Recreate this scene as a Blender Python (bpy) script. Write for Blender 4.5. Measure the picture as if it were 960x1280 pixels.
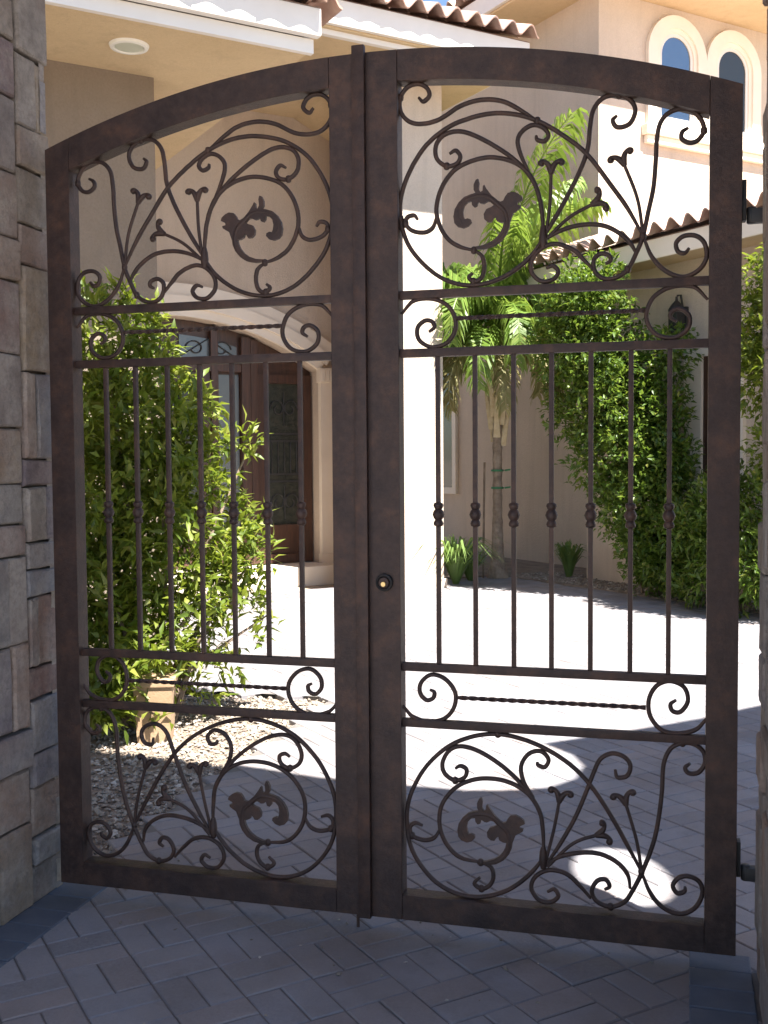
import bpy, bmesh, math, random
import numpy as np
from mathutils import Vector, Matrix
from mathutils.geometry import tessellate_polygon

for o in list(bpy.data.objects):
    bpy.data.objects.remove(o)
scene = bpy.context.scene
COL = scene.collection
R = math.radians

# ------------------------------------------------------------------ camera
cam_d = bpy.data.cameras.new('camera')
cam = bpy.data.objects.new('camera', cam_d)
COL.objects.link(cam)
YAW, PITCH, ROLL = R(15.505), R(-2.827), R(-0.426)
fw = Vector((-math.sin(YAW) * math.cos(PITCH), math.cos(YAW) * math.cos(PITCH), math.sin(PITCH)))
r0 = Vector((math.cos(YAW), math.sin(YAW), 0))
u0 = r0.cross(fw)
rt = math.cos(ROLL) * r0 + math.sin(ROLL) * u0
up = -math.sin(ROLL) * r0 + math.cos(ROLL) * u0
CAM = Vector((0.9217, -3.1189, 1.4526))
cam.matrix_world = Matrix(((rt.x, up.x, -fw.x, CAM.x), (rt.y, up.y, -fw.y, CAM.y), (rt.z, up.z, -fw.z, CAM.z), (0, 0, 0, 1)))
cam_d.sensor_fit = 'VERTICAL'
cam_d.sensor_height = 36
cam_d.sensor_width = 27
cam_d.lens = 36 * 1350 / 1280
cam_d.clip_start = 0.05
cam_d.clip_end = 3000
scene.camera = cam

# ------------------------------------------------------------------ sky, sun, exposure
SUN_H = Vector((0.814, -0.580, 0)).normalized()
SUN_EL = R(61)
world = bpy.data.worlds.new('World')
scene.world = world
world.use_nodes = True
wn = world.node_tree
sky = wn.nodes.new('ShaderNodeTexSky')
sky.sky_type = 'NISHITA'
sky.sun_disc = False
sky.sun_elevation = SUN_EL
sky.sun_rotation = math.atan2(SUN_H.x, SUN_H.y)
sky.air_density = 1.0
sky.dust_density = 0.4
sky.ozone_density = 2.5
bg = wn.nodes['Background']
wn.links.new(sky.outputs[0], bg.inputs[0])
bg.inputs[1].default_value = 0.06
sd = bpy.data.lights.new('sun', 'SUN')
sd.energy = 5.0
sd.angle = R(0.53)
sd.color = (1, 0.95, 0.87)
sun = bpy.data.objects.new('sun', sd)
COL.objects.link(sun)
to_sun = SUN_H * math.cos(SUN_EL) + Vector((0, 0, math.sin(SUN_EL)))
sun.rotation_euler = to_sun.to_track_quat('Z', 'Y').to_euler()
sun.location = to_sun * 20
scene.view_settings.view_transform = 'Standard'
scene.view_settings.look = 'None'
scene.view_settings.exposure = 2.15
scene.view_settings.gamma = 1
scene.view_settings.use_curve_mapping = False
scene.render.engine = 'CYCLES'
scene.cycles.max_bounces = 10
scene.cycles.diffuse_bounces = 6

# ------------------------------------------------------------------ helpers
def link(name, me, mat, parent=None, smooth=False):
    o = bpy.data.objects.new(name, me)
    COL.objects.link(o)
    if mat is not None and not me.materials:
        me.materials.append(mat)
    if parent is not None:
        o.parent = parent
    if smooth:
        me.polygons.foreach_set('use_smooth', [True] * len(me.polygons))
    return o

def mesh(name, v, f):
    me = bpy.data.meshes.new(name)
    me.from_pydata([tuple(map(float, p)) for p in v], [], f)
    me.update()
    return me

def tag(o, label=None, cat=None, group=None, kind=None):
    if label: o['label'] = label
    if cat: o['category'] = cat
    if group: o['group'] = group
    if kind: o['kind'] = kind
    return o

def empty(name, loc=(0, 0, 0), rz=0, label=None, cat=None, group=None):
    o = bpy.data.objects.new(name, None)
    COL.objects.link(o)
    o.empty_display_size = 0.1
    o.location = loc
    o.rotation_euler = (0, 0, rz)
    return tag(o, label, cat, group)

class MB:
    """collects geometry that becomes ONE mesh object"""
    def __init__(s):
        s.v, s.f = [], []
    def add(s, v, f):
        n = len(s.v)
        s.v += [tuple(p) for p in v]
        s.f += [tuple(i + n for i in q) for q in f]
        return s
    def box(s, x0, x1, y0, y1, z0, z1, bev=0.0):
        if bev <= 0:
            v = [(x0, y0, z0), (x1, y0, z0), (x1, y1, z0), (x0, y1, z0), (x0, y0, z1), (x1, y0, z1), (x1, y1, z1), (x0, y1, z1)]
            return s.add(v, [(0, 3, 2, 1), (4, 5, 6, 7), (0, 1, 5, 4), (1, 2, 6, 5), (2, 3, 7, 6), (3, 0, 4, 7)])
        bm = bmesh.new()
        bmesh.ops.create_cube(bm, size=1)
        for w in bm.verts:
            w.co = Vector(((x0 + x1) / 2 + w.co.x * (x1 - x0), (y0 + y1) / 2 + w.co.y * (y1 - y0), (z0 + z1) / 2 + w.co.z * (z1 - z0)))
        bmesh.ops.bevel(bm, geom=list(bm.edges), offset=bev, segments=2, affect='EDGES', profile=0.6)
        bm.verts.ensure_lookup_table()
        s.add([w.co[:] for w in bm.verts], [tuple(w.index for w in q.verts) for q in bm.faces])
        bm.free()
        return s
    def plate(s, outer, holes, fn, d0, d1):
        """polygon with holes in a plane, thickened from depth d0 to d1; fn(u, w, d) -> xyz"""
        loops = [list(outer)] + [list(h) for h in holes]
        flat = [p for l in loops for p in l]
        tris = tessellate_polygon([[Vector((p[0], p[1], 0)) for p in l] for l in loops])
        n = len(flat)
        v = [fn(p[0], p[1], d0) for p in flat] + [fn(p[0], p[1], d1) for p in flat]
        f = [tuple(t) for t in tris] + [tuple(i + n for i in reversed(t)) for t in tris]
        k = 0
        for l in loops:
            m = len(l)
            for i in range(m):
                a, b = k + i, k + (i + 1) % m
                f.append((a, b, b + n, a + n))
            k += m
        return s.add(v, f)
    def tube(s, pts, rad, seg=8, sq=1.0, twist=0.0, caps=True):
        """pts list of 3-vectors; rad float or list; flattened in depth by sq"""
        P = [Vector(p) for p in pts]
        n = len(P)
        rr = rad if isinstance(rad, (list, tuple)) else [rad] * n
        v, f = [], []
        ref = Vector((0, 1, 0))
        for i in range(n):
            t = (P[min(i + 1, n - 1)] - P[max(i - 1, 0)])
            t = t.normalized() if t.length > 1e-9 else Vector((0, 0, 1))
            rf = ref if abs(t.dot(ref)) < 0.95 else Vector((1, 0, 0))
            a = t.cross(rf).normalized()
            b = a.cross(t).normalized()
            for k in range(seg):
                an = 2 * math.pi * (k + 0.5) / seg + twist * i
                v.append(P[i] + (a * math.cos(an) + b * math.sin(an) * sq) * rr[i])
        for i in range(n - 1):
            for k in range(seg):
                k2 = (k + 1) % seg
                f.append((i * seg + k, i * seg + k2, (i + 1) * seg + k2, (i + 1) * seg + k))
        if caps:
            f.append(tuple(range(seg - 1, -1, -1)))
            f.append(tuple((n - 1) * seg + k for k in range(seg)))
        return s.add(v, f)
    def lathe(s, prof, c=(0, 0, 0), seg=16, axis='Z'):
        """prof list of (radius, height)"""
        v, f = [], []
        for r_, h in prof:
            for k in range(seg):
                an = 2 * math.pi * k / seg
                p = (r_ * math.cos(an), r_ * math.sin(an), h)
                if axis == 'Y': p = (p[0], p[2], p[1])
                v.append((p[0] + c[0], p[1] + c[1], p[2] + c[2]))
        n = len(prof)
        for i in range(n - 1):
            for k in range(seg):
                k2 = (k + 1) % seg
                f.append((i * seg + k, i * seg + k2, (i + 1) * seg + k2, (i + 1) * seg + k))
        f.append(tuple(range(seg - 1, -1, -1)))
        f.append(tuple((n - 1) * seg + k for k in range(seg)))
        return s.add(v, f)
    def mesh(s, name, normals=True):
        me = mesh(name, s.v, s.f)
        if normals:
            bm = bmesh.new(); bm.from_mesh(me)
            bmesh.ops.recalc_face_normals(bm, faces=bm.faces)
            bm.to_mesh(me); bm.free()
        return me
    def build(s, name, mat, parent=None, smooth=False):
        return link(name, s.mesh(name), mat, parent, smooth)

def auto_smooth(o, ang=40):
    me = o.data
    me.polygons.foreach_set('use_smooth', [True] * len(me.polygons))
    try:
        me.set_sharp_from_angle(angle=R(ang))
    except Exception:
        pass
    return o

def smooth_curve(pts, sub=5):
    """Catmull-Rom through 2D points"""
    P = [np.array(p, float) for p in pts]
    P = [2 * P[0] - P[1]] + P + [2 * P[-1] - P[-2]]
    out = []
    for i in range(1, len(P) - 2):
        for k in range(sub):
            t = k / sub
            a, b, c, d = P[i - 1:i + 3]
            out.append(0.5 * ((2 * b) + (-a + c) * t + (2 * a - 5 * b + 4 * c - d) * t * t + (-a + 3 * b - 3 * c + d) * t ** 3))
    out.append(P[-2])
    return out

# ------------------------------------------------------------------ materials
class NT:
    def __init__(s, name):
        s.m = bpy.data.materials.new(name)
        s.m.use_nodes = True
        s.t = s.m.node_tree
        s.b = s.t.nodes['Principled BSDF']
    def n(s, kind, **kw):
        nd = s.t.nodes.new('ShaderNode' + kind)
        for k, v in kw.items():
            if k.startswith('i_'):
                key = k[2:]
                nd.inputs[int(key) if key.isdigit() else key.replace('_', ' ')].default_value = v
            else:
                setattr(nd, k, v)
        return nd
    def l(s, a, b):
        s.t.links.new(a, b)
    def coord(s, kind='Object'):
        return s.n('TexCoord').outputs[kind]
    def noise(s, scale, detail=5, rough=0.6, vec=None, out='Fac'):
        nd = s.n('TexNoise', i_Scale=scale, i_Detail=detail, i_Roughness=rough)
        if vec is not None: s.l(vec, nd.inputs['Vector'])
        return nd.outputs[out]
    def ramp(s, fac, stops):
        nd = s.n('ValToRGB')
        el = nd.color_ramp.elements
        while len(el) > 1: el.remove(el[0])
        el[0].position = stops[0][0]; el[0].color = tuple(stops[0][1]) + (1,)
        for p, c in stops[1:]:
            e = el.new(p); e.color = tuple(c) + (1,)
        s.l(fac, nd.inputs[0])
        return nd.outputs[0]
    def mix(s, fac, a, b, mode='MIX'):
        nd = s.n('Mix', data_type='RGBA', blend_type=mode)
        if isinstance(fac, (int, float)): nd.inputs[0].default_value = fac
        else: s.l(fac, nd.inputs[0])
        for i, c in ((6, a), (7, b)):
            if isinstance(c, (tuple, list)): nd.inputs[i].default_value = tuple(c) + (1,)
            else: s.l(c, nd.inputs[i])
        return nd.outputs[2]
    def bump(s, h, strength, dist=0.01):
        nd = s.n('Bump', i_Strength=strength, i_Distance=dist)
        s.l(h, nd.inputs['Height'])
        s.l(nd.outputs[0], s.b.inputs['Normal'])
    def base(s, c):
        if isinstance(c, (tuple, list)): s.b.inputs['Base Color'].default_value = tuple(c) + (1,)
        else: s.l(c, s.b.inputs['Base Color'])
    def set(s, **kw):
        for k, v in kw.items(): s.b.inputs[k.replace('_', ' ')].default_value = v

def m_simple(name, c1, c2, scale=8, rough=0.8, bump=0.2, bs=60, bd=0.004, metallic=0.0, coord='Object'):
    t = NT(name)
    co = t.coord(coord)
    t.base(t.ramp(t.noise(scale, vec=co), [(0.3, c1), (0.7, c2)]))
    t.set(Roughness=rough, Metallic=metallic)
    if bump: t.bump(t.noise(bs, 6, 0.65, vec=co), bump, bd)
    return t.m

def m_stucco(name, c1, c2):
    t = NT(name)
    p = t.n('NewGeometry').outputs['Position']
    c = t.ramp(t.noise(0.9, 7, 0.65, vec=p), [(0.3, c1), (0.7, c2)])
    mp = t.n('Mapping'); mp.inputs['Scale'].default_value = (5, 5, 0.5)
    t.l(p, mp.inputs[0])
    dk = tuple(v * 0.72 for v in c1)
    c = t.mix(t.ramp(t.noise(1.6, 6, 0.6, vec=mp.outputs[0]), [(0.5, (0, 0, 0)), (0.8, (0.45, 0.45, 0.45))]), c, dk)
    c = t.mix(t.ramp(t.noise(60, 4, 0.7, vec=p), [(0.4, (0, 0, 0)), (0.75, (0.35, 0.35, 0.35))]), c, dk)
    t.base(c); t.set(Roughness=0.93)
    t.bump(t.noise(55, 8, 0.7, vec=p), 0.8, 0.012)
    return t.m

def m_bronze():
    t = NT('dark_bronze_iron')
    co = t.coord()
    c = t.ramp(t.noise(11, 9, 0.72, vec=co), [(0.32, (0.021, 0.012, 0.012)), (0.5, (0.041, 0.023, 0.019)), (0.70, (0.092, 0.046, 0.031))])
    f = t.noise(45, 6, 0.7, vec=co)
    c = t.mix(t.ramp(f, [(0.42, (0, 0, 0)), (0.72, (0.55, 0.55, 0.55))]), c, (0.066, 0.045, 0.043))
    t.base(c)
    t.set(Metallic=0.2)
    rr = t.n('MapRange', i_To_Min=0.38, i_To_Max=0.7)
    t.l(f, rr.inputs[0]); t.l(rr.outputs[0], t.b.inputs['Roughness'])
    t.bump(t.noise(70, 8, 0.75, vec=co), 0.55, 0.004)
    return t.m

def m_stone():
    t = NT('ledger_stone')
    co = t.coord()
    rnd = t.n('ObjectInfo').outputs['Random']
    base = t.ramp(rnd, [(0, (0.30, 0.25, 0.20)), (0.16, (0.24, 0.225, 0.22)), (0.3, (0.43, 0.28, 0.20)), (0.42, (0.20, 0.15, 0.165)),
                        (0.55, (0.28, 0.30, 0.34)), (0.68, (0.38, 0.31, 0.22)), (0.8, (0.25, 0.145, 0.125)), (0.92, (0.48, 0.42, 0.36)), (1, (0.25, 0.245, 0.265))])
    off = t.n('VectorMath', operation='ADD')
    cmb = t.n('CombineXYZ')
    sc = t.n('Math', operation='MULTIPLY'); t.l(rnd, sc.inputs[0]); sc.inputs[1].default_value = 37
    for i in range(3): t.l(sc.outputs[0], cmb.inputs[i])
    t.l(co, off.inputs[0]); t.l(cmb.outputs[0], off.inputs[1])
    n1 = t.noise(7, 7, 0.7, vec=off.outputs[0])
    n2 = t.noise(2.6, 3, 0.5, vec=off.outputs[0])
    c = t.mix(t.ramp(n1, [(0.38, (0, 0, 0)), (0.66, (0.75, 0.75, 0.75))]), base, (0.48, 0.43, 0.39))
    c = t.mix(t.ramp(n2, [(0.5, (0, 0, 0)), (0.72, (0.6, 0.6, 0.6))]), c, (0.22, 0.115, 0.085))
    c = t.mix(t.ramp(t.noise(35, 8, 0.8, vec=off.outputs[0]), [(0.45, (0, 0, 0)), (0.7, (0.6, 0.6, 0.6))]), c, (0.13, 0.115, 0.11))
    t.base(c)
    t.set(Roughness=0.9)
    t.bump(t.noise(16, 10, 0.75, vec=off.outputs[0]), 1.0, 0.03)
    return t.m

def m_paver():
    t = NT('concrete_paver')
    co = t.coord()
    geo = t.n('NewGeometry')
    rnd = t.n('ObjectInfo').outputs['Random']
    add = t.n('Math', operation='ADD'); t.l(rnd, add.inputs[0]); t.l(geo.outputs['Random Per Island'], add.inputs[1])
    fr = t.n('Math', operation='FRACT'); t.l(add.outputs[0], fr.inputs[0])
    base = t.ramp(fr.outputs[0], [(0, (0.185, 0.18, 0.195)), (0.25, (0.25, 0.24, 0.255)), (0.5, (0.215, 0.215, 0.24)), (0.72, (0.245, 0.21, 0.205)), (0.86, (0.17, 0.165, 0.18)), (1, (0.23, 0.225, 0.25))])
    gp = geo.outputs['Position']
    c = t.mix(t.ramp(t.noise(90, 6, 0.75, vec=gp), [(0.35, (0, 0, 0)), (0.75, (0.5, 0.5, 0.5))]), base, (0.31, 0.30, 0.31))
    c = t.mix(t.ramp(t.noise(1.7, 4, 0.6, vec=gp), [(0.42, (0, 0, 0)), (0.66, (0.6, 0.6, 0.6))]), c, (0.15, 0.125, 0.118))
    c = t.mix(t.ramp(t.noise(6, 8, 0.75, vec=gp), [(0.55, (0, 0, 0)), (0.75, (0.5, 0.5, 0.5))]), c, (0.12, 0.105, 0.10))
    t.base(c)
    t.set(Roughness=0.85)
    t.bump(t.noise(130, 6, 0.7, vec=gp), 0.5, 0.004)
    return t.m

def m_leaf(name, stops, trans=0.45, rough=0.45, tcol=(0.30, 0.45, 0.05)):
    t = NT(name)
    geo = t.n('NewGeometry')
    c = t.ramp(geo.outputs['Random Per Island'], stops)
    t.base(c)
    t.set(Roughness=rough)
    tr = t.n('BsdfTranslucent')
    t.l(t.mix(0.6, c, tcol), tr.inputs[0])
    ms = t.n('MixShader'); ms.inputs[0].default_value = trans
    t.l(t.b.outputs[0], ms.inputs[1]); t.l(tr.outputs[0], ms.inputs[2])
    t.l(ms.outputs[0], t.t.nodes['Material Output'].inputs[0])
    return t.m

def m_tile():
    t = NT('terracotta_tile')
    co = t.coord()
    rnd = t.n('ObjectInfo').outputs['Random']
    c = t.ramp(rnd, [(0, (0.34, 0.20, 0.15)), (0.35, (0.42, 0.26, 0.20)), (0.6, (0.46, 0.33, 0.27)), (0.8, (0.30, 0.17, 0.14)), (1, (0.46, 0.37, 0.32))])
    c = t.mix(t.ramp(t.noise(9, 6, 0.7, vec=co), [(0.4, (0, 0, 0)), (0.7, (0.6, 0.6, 0.6))]), c, (0.48, 0.38, 0.32))
    t.base(c); t.set(Roughness=0.85)
    t.bump(t.noise(60, 5, 0.6, vec=co), 0.3, 0.003)
    return t.m

def m_glass(name, col, metallic, rough=0.06):
    t = NT(name)
    t.base(col); t.set(Roughness=rough, Metallic=metallic)
    t.bump(t.noise(3, 2, 0.5, vec=t.coord()), 0.05, 0.02)
    return t.m

def m_door_glass():
    t = NT('seeded_door_glass')
    co = t.coord()
    t.base(t.ramp(t.noise(14, 4, 0.6, vec=co), [(0.3, (0.025, 0.03, 0.025)), (0.7, (0.07, 0.075, 0.06))]))
    t.set(Roughness=0.18, Metallic=0.3)
    t.bump(t.noise(45, 3, 0.6, vec=co), 0.5, 0.01)
    return t.m

def m_wood():
    t = NT('mahogany_door_wood')
    co = t.coord()
    mp = t.n('Mapping'); mp.inputs['Scale'].default_value = (14, 14, 1.2)
    t.l(co, mp.inputs[0])
    f = t.noise(3, 6, 0.6, vec=mp.outputs[0])
    t.base(t.ramp(f, [(0.3, (0.038, 0.018, 0.012)), (0.7, (0.085, 0.038, 0.024))]))
    t.set(Roughness=0.4)
    t.bump(f, 0.15, 0.003)
    return t.m

M = {}
M['bronze'] = m_bronze()
M['stone'] = m_stone()
M['mortar'] = m_simple('wall_mortar', (0.10, 0.085, 0.07), (0.17, 0.15, 0.13), 20, 0.95, 0.6, 80)
M['paver'] = m_paver()
M['border'] = m_simple('slate_blue_border_paver', (0.07, 0.088, 0.12), (0.105, 0.12, 0.15), 9, 0.8, 0.4, 110)
M['joint'] = m_simple('joint_sand', (0.11, 0.10, 0.095), (0.17, 0.155, 0.145), 12, 0.95, 0.5, 150)
M['soil'] = m_simple('bed_soil', (0.16, 0.12, 0.09), (0.30, 0.24, 0.19), 5, 0.95, 0.8, 50, 0.02)
M['earth'] = m_simple('dry_ground', (0.28, 0.23, 0.18), (0.38, 0.32, 0.26), 0.6, 0.95, 0.5, 8, 0.03)
M['gravel'] = m_leaf('gravel_stone', [(0, (0.20, 0.17, 0.14)), (0.4, (0.33, 0.29, 0.24)), (0.7, (0.15, 0.12, 0.10)), (0.9, (0.38, 0.34, 0.30)), (1, (0.48, 0.44, 0.39))], 0.0, 0.9)
M['stucco'] = m_stucco('tan_stucco', (0.53, 0.435, 0.35), (0.62, 0.52, 0.43))
M['stucco_warm'] = m_stucco('warm_soffit_stucco', (0.57, 0.43, 0.255), (0.65, 0.50, 0.315))
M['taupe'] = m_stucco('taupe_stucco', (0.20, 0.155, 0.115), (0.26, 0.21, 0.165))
M['trim'] = m_simple('cream_trim', (0.74, 0.655, 0.55), (0.80, 0.72, 0.62), 3, 0.85, 0.3, 90, 0.003)
M['fascia'] = m_simple('off_white_fascia', (0.66, 0.62, 0.58), (0.72, 0.69, 0.65), 2, 0.8, 0.15, 90, 0.002)
M['white'] = m_simple('white_enamel', (0.75, 0.74, 0.68), (0.80, 0.79, 0.74), 5, 0.4, 0)
M['lens'] = m_simple('frosted_lens', (0.50, 0.52, 0.42), (0.55, 0.57, 0.47), 5, 0.35, 0)
M['tile'] = m_tile()
M['wood'] = m_wood()
M['dglass'] = m_door_glass()
M['tglass'] = m_glass('pale_transom_glass', (0.13, 0.145, 0.155), 0.3, 0.25)
M['wglass'] = m_glass('sky_reflecting_glass', (0.20, 0.24, 0.28), 0.85, 0.04)
M['wdark'] = m_glass('dim_window_glass', (0.05, 0.055, 0.055), 0.3, 0.06)
M['brass'] = m_simple('worn_brass', (0.55, 0.42, 0.2), (0.65, 0.52, 0.28), 40, 0.3, 0.1, metallic=0.9)
M['black'] = m_simple('black_iron', (0.015, 0.015, 0.017), (0.03, 0.028, 0.028), 20, 0.55, 0.2)
M['planter'] = m_simple('sandy_planter_clay', (0.33, 0.22, 0.13), (0.42, 0.29, 0.18), 6, 0.9, 0.5, 70)
M['bark'] = m_simple('grey_bark', (0.14, 0.10, 0.07), (0.26, 0.20, 0.15), 9, 0.95, 0.8, 40, 0.01)
M['palmbark'] = m_simple('palm_trunk', (0.20, 0.145, 0.105), (0.40, 0.32, 0.25), 11, 0.95, 1.0, 26, 0.03)
M['husk'] = m_simple('palm_husk', (0.50, 0.38, 0.22), (0.68, 0.58, 0.40), 12, 0.9, 0.5, 40, 0.008)
M['tie'] = m_simple('green_plant_tie', (0.03, 0.16, 0.07), (0.05, 0.22, 0.10), 9, 0.6, 0)
M['oleander'] = m_leaf('oleander_leaf', [(0, (0.06, 0.10, 0.012)), (0.25, (0.09, 0.14, 0.016)), (0.5, (0.14, 0.185, 0.02)), (0.8, (0.19, 0.225, 0.032)), (0.98, (0.25, 0.27, 0.05)), (1, (0.20, 0.15, 0.05))], 0.42, 0.48, (0.30, 0.38, 0.03))
M['ficus'] = m_leaf('ficus_leaf', [(0, (0.04, 0.085, 0.012)), (0.5, (0.085, 0.15, 0.022)), (0.9, (0.15, 0.21, 0.032)), (1, (0.21, 0.22, 0.04))], 0.42, 0.42, (0.20, 0.30, 0.03))
M['frond'] = m_leaf('palm_leaflet', [(0, (0.09, 0.16, 0.025)), (0.6, (0.15, 0.24, 0.04)), (1, (0.22, 0.29, 0.06))], 0.42, 0.45, (0.34, 0.46, 0.07))
M['dryfrond'] = m_leaf('dry_palm_leaflet', [(0, (0.20, 0.17, 0.06)), (0.6, (0.30, 0.26, 0.11)), (1, (0.16, 0.18, 0.05))], 0.35, 0.6, (0.35, 0.33, 0.12))
M['lily'] = m_leaf('strap_leaf', [(0, (0.07, 0.13, 0.03)), (0.6, (0.14, 0.22, 0.06)), (1, (0.22, 0.30, 0.10))], 0.35, 0.45, (0.28, 0.40, 0.08))

# ------------------------------------------------------------------ ground and paving
random.seed(4)
S = 2 ** -0.5
def AB(a, b, z=0.0):
    return Vector(((a - b) * S, (a + b) * S, z))
def toab(x, y):
    return (x + y) * S, (y - x) * S

g = MB(); g.add([(-600, -600, -0.08), (600, -600, -0.08), (600, 600, -0.08), (-600, 600, -0.08)], [(0, 1, 2, 3)])
tag(g.build('ground', M['earth']), kind='structure')

def bed_edge(b):          # a-coordinate where the paving ends in front of the far planting bed
    return 6.35 - 0.03 * (b - 4)

def paved(x, y):
    a, b = toab(x, y)
    if y < 0.12:
        return -1.06 < x < 1.07
    if x < -1.13: 
        return y > 3.1 and x > -4.5 and b < 8.0 and (b < 5.05 or a > 1.0)
    if a > bed_edge(b) or b > 8.0: return False
    return True

# mortar-sand bed under the pavers, one sheet
g = MB()
poly = [(-1.13, -3.6), (1.15, -3.6), (1.15, 0.2), (5.2, 0.2)] + [tuple(AB(bed_edge(b), b)[:2]) for b in (0.8, 8.0)] + [tuple(AB(1.0, 8.0)[:2]), tuple(AB(1.0, 5.05)[:2]), tuple(AB(-1.0, 5.05)[:2]), (-4.5, 3.1), (-1.13, 3.1)]
g.plate(poly, [], lambda u, w, d: (u, w, d), -0.079, -0.0045)
paving = g.build('courtyard_paving', M['joint'])
tag(paving, kind='structure')

CELL = 0.2
GAP = 0.0045
def paver_mesh(lx, ly, name, seed):
    rr = random.Random(seed)
    bv = 0.0035
    x, y = lx / 2 - GAP / 2, ly / 2 - GAP / 2
    v = [(-x, -y, -0.05), (x, -y, -0.05), (x, y, -0.05), (-x, y, -0.05),
         (-x, -y, -bv), (x, -y, -bv), (x, y, -bv), (-x, y, -bv),
         (-x + bv, -y + bv, 0), (x - bv, -y + bv, 0), (x - bv, y - bv, 0), (-x + bv, y - bv, 0)]
    f = []
    for l in (0, 4):
        for i in range(4):
            j = (i + 1) % 4
            f.append((l + i, l + j, l + 4 + j, l + 4 + i))
    f.append((8, 9, 10, 11))
    return mesh(name, v, f)

pm = paver_mesh(0.2, 0.1, 'paver', 1)
pm.materials.append(M['paver'])
cells = []
for i in range(-30, 45):
    for j in range(-30, 45):
        a0, b0 = -0.08 + i * CELL, 0.02 + j * CELL
        along_b = (i + j) % 2 == 0     # a in [-0.88,-0.68] is i=-4, b in [0.02,0.22] is j=0
        for k in (0, 1):
            if along_b: a, b, rot = a0 + 0.05 + 0.1 * k, b0 + 0.1, R(45 + 90)
            else: a, b, rot = a0 + 0.1, b0 + 0.05 + 0.1 * k, R(45)
            p = AB(a, b)
            if paved(p.x, p.y) and p.y > -3.5:
                cells.append((p.x, p.y, rot))
def seen(x, y):
    d = Vector((x, y, 0)) - CAM
    w = d.dot(fw)
    if w < 0.5: return False
    return abs(d.dot(rt) / w) < 0.37 and abs(d.dot(up) / w) < 0.49
vis = sorted([c for c in cells if seen(c[0], c[1])], key=lambda c: (c[0] - CAM.x) ** 2 + (c[1] - CAM.y) ** 2)
near = set(vis[:300])
for c in vis[:300]:
    o = bpy.data.objects.new('paver', pm)
    COL.objects.link(o)
    o.parent = paving
    o.location = (c[0], c[1], random.uniform(-0.0012, 0.0018))
    o.rotation_euler = (R(random.uniform(-0.35, 0.35)), R(random.uniform(-0.35, 0.35)), c[2] + R(random.uniform(-0.5, 0.5)))
pv = [v.co.copy() for v in pm.vertices]
pf = [tuple(q.vertices) for q in pm.polygons]
V, F = [], []
for c in cells:
    if c in near: continue
    co, si = math.cos(c[2]), math.sin(c[2])
    n = len(V)
    dz = random.uniform(-0.0012, 0.0018)
    V += [(c[0] + p.x * co - p.y * si, c[1] + p.x * si + p.y * co, p.z + dz) for p in pv]
    F += [tuple(k + n for k in q) for q in pf]
rest = link('paver_field', mesh('paver_field', V, F), M['paver'], paving)
rest['kind'] = 'stuff'

# border course of blue-grey pavers along both stone walls
bmesh_b = paver_mesh(0.175, 0.115, 'border_paver', 2)
bmesh_b.materials.append(M['border'])
for sx, x in ((-1, -1.047), (1, 1.03)):
    for k in range(28):
        y = 0.06 - 0.115 * k
        o = bpy.data.objects.new('border_paver', bmesh_b)
        COL.objects.link(o); o.parent = paving
        o.location = (x, y, 0.0045 + random.uniform(-0.001, 0.0015))
        o.rotation_euler = (0, 0, R(random.uniform(-0.6, 0.6)))
# gravel bed on the left and planted bed along the far wall
g = MB(); g.plate([(-1.13, 0.12), (-1.13, 3.1), (-4.5, 3.1), (-4.5, 0.12)], [], lambda u, w, d: (u, w, d), -0.078, -0.03)
tag(g.build('gravel_bed', M['soil']), kind='structure')
g = MB()
bp = [tuple(AB(bed_edge(b) + 0.0, b)[:2]) for b in (0.8, 8.0)] + [tuple(AB(4.9, 8.0)[:2]), tuple(AB(4.9, 13)[:2]), tuple(AB(9, 13)[:2]), tuple(AB(9, 0.8)[:2])]
g.plate(bp, [], lambda u, w, d: (u, w, d), -0.075, 0.012)
tag(g.build('planting_bed', M['soil']), kind='structure')

def pebbles(n, fn, smin, smax, name, label):
    rs = np.random.RandomState(7)
    ico_v = np.array([(1, 0, 0), (-1, 0, 0), (0, 1, 0), (0, -1, 0), (0, 0, 1), (0, 0, -1)], float)
    ico_f = np.array([(0, 2, 4), (2, 1, 4), (1, 3, 4), (3, 0, 4), (2, 0, 5), (1, 2, 5), (3, 1, 5), (0, 3, 5)])
    V, F = [], []
    k = 0
    for i in range(n):
        x, y, z = fn(rs)
        s_ = smin + (smax - smin) * rs.uniform() ** 2.2
        an = rs.uniform(0, 6.28)
        v = ico_v * np.array([rs.uniform(.7, 1.3), rs.uniform(.7, 1.3), rs.uniform(.45, .85)]) * s_
        v += rs.uniform(-.25, .25, v.shape) * s_
        c, s2 = math.cos(an), math.sin(an)
        v = np.stack([v[:, 0] * c - v[:, 1] * s2 + x, v[:, 0] * s2 + v[:, 1] * c + y, v[:, 2] + z], 1)
        V.append(v); F.append(ico_f + k * 6); k += 1
    me = mesh(name, np.concatenate(V).tolist(), np.concatenate(F).tolist())
    o = link(name, me, M['gravel'])
    return tag(o, label, 'gravel', kind='stuff')
pebbles(15000, lambda r: (-1.14 - r.uniform(0, 1) ** 1.3 * 2.4, r.uniform(0.14, 3.08), -0.028 + r.uniform(0, .012)), 0.005, 0.018, 'gravel', 'pale river gravel in the bed below the leafy shrub')
def far_peb(r):
    b = r.uniform(1.5, 7.9); p = AB(bed_edge(b) + 0.03 + r.uniform(0, 1.0), b)
    return (p.x, p.y, 0.014)
pebbles(2500, far_peb, 0.012, 0.03, 'gravel', 'sandy gravel strip along the foot of the far wall')

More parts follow.
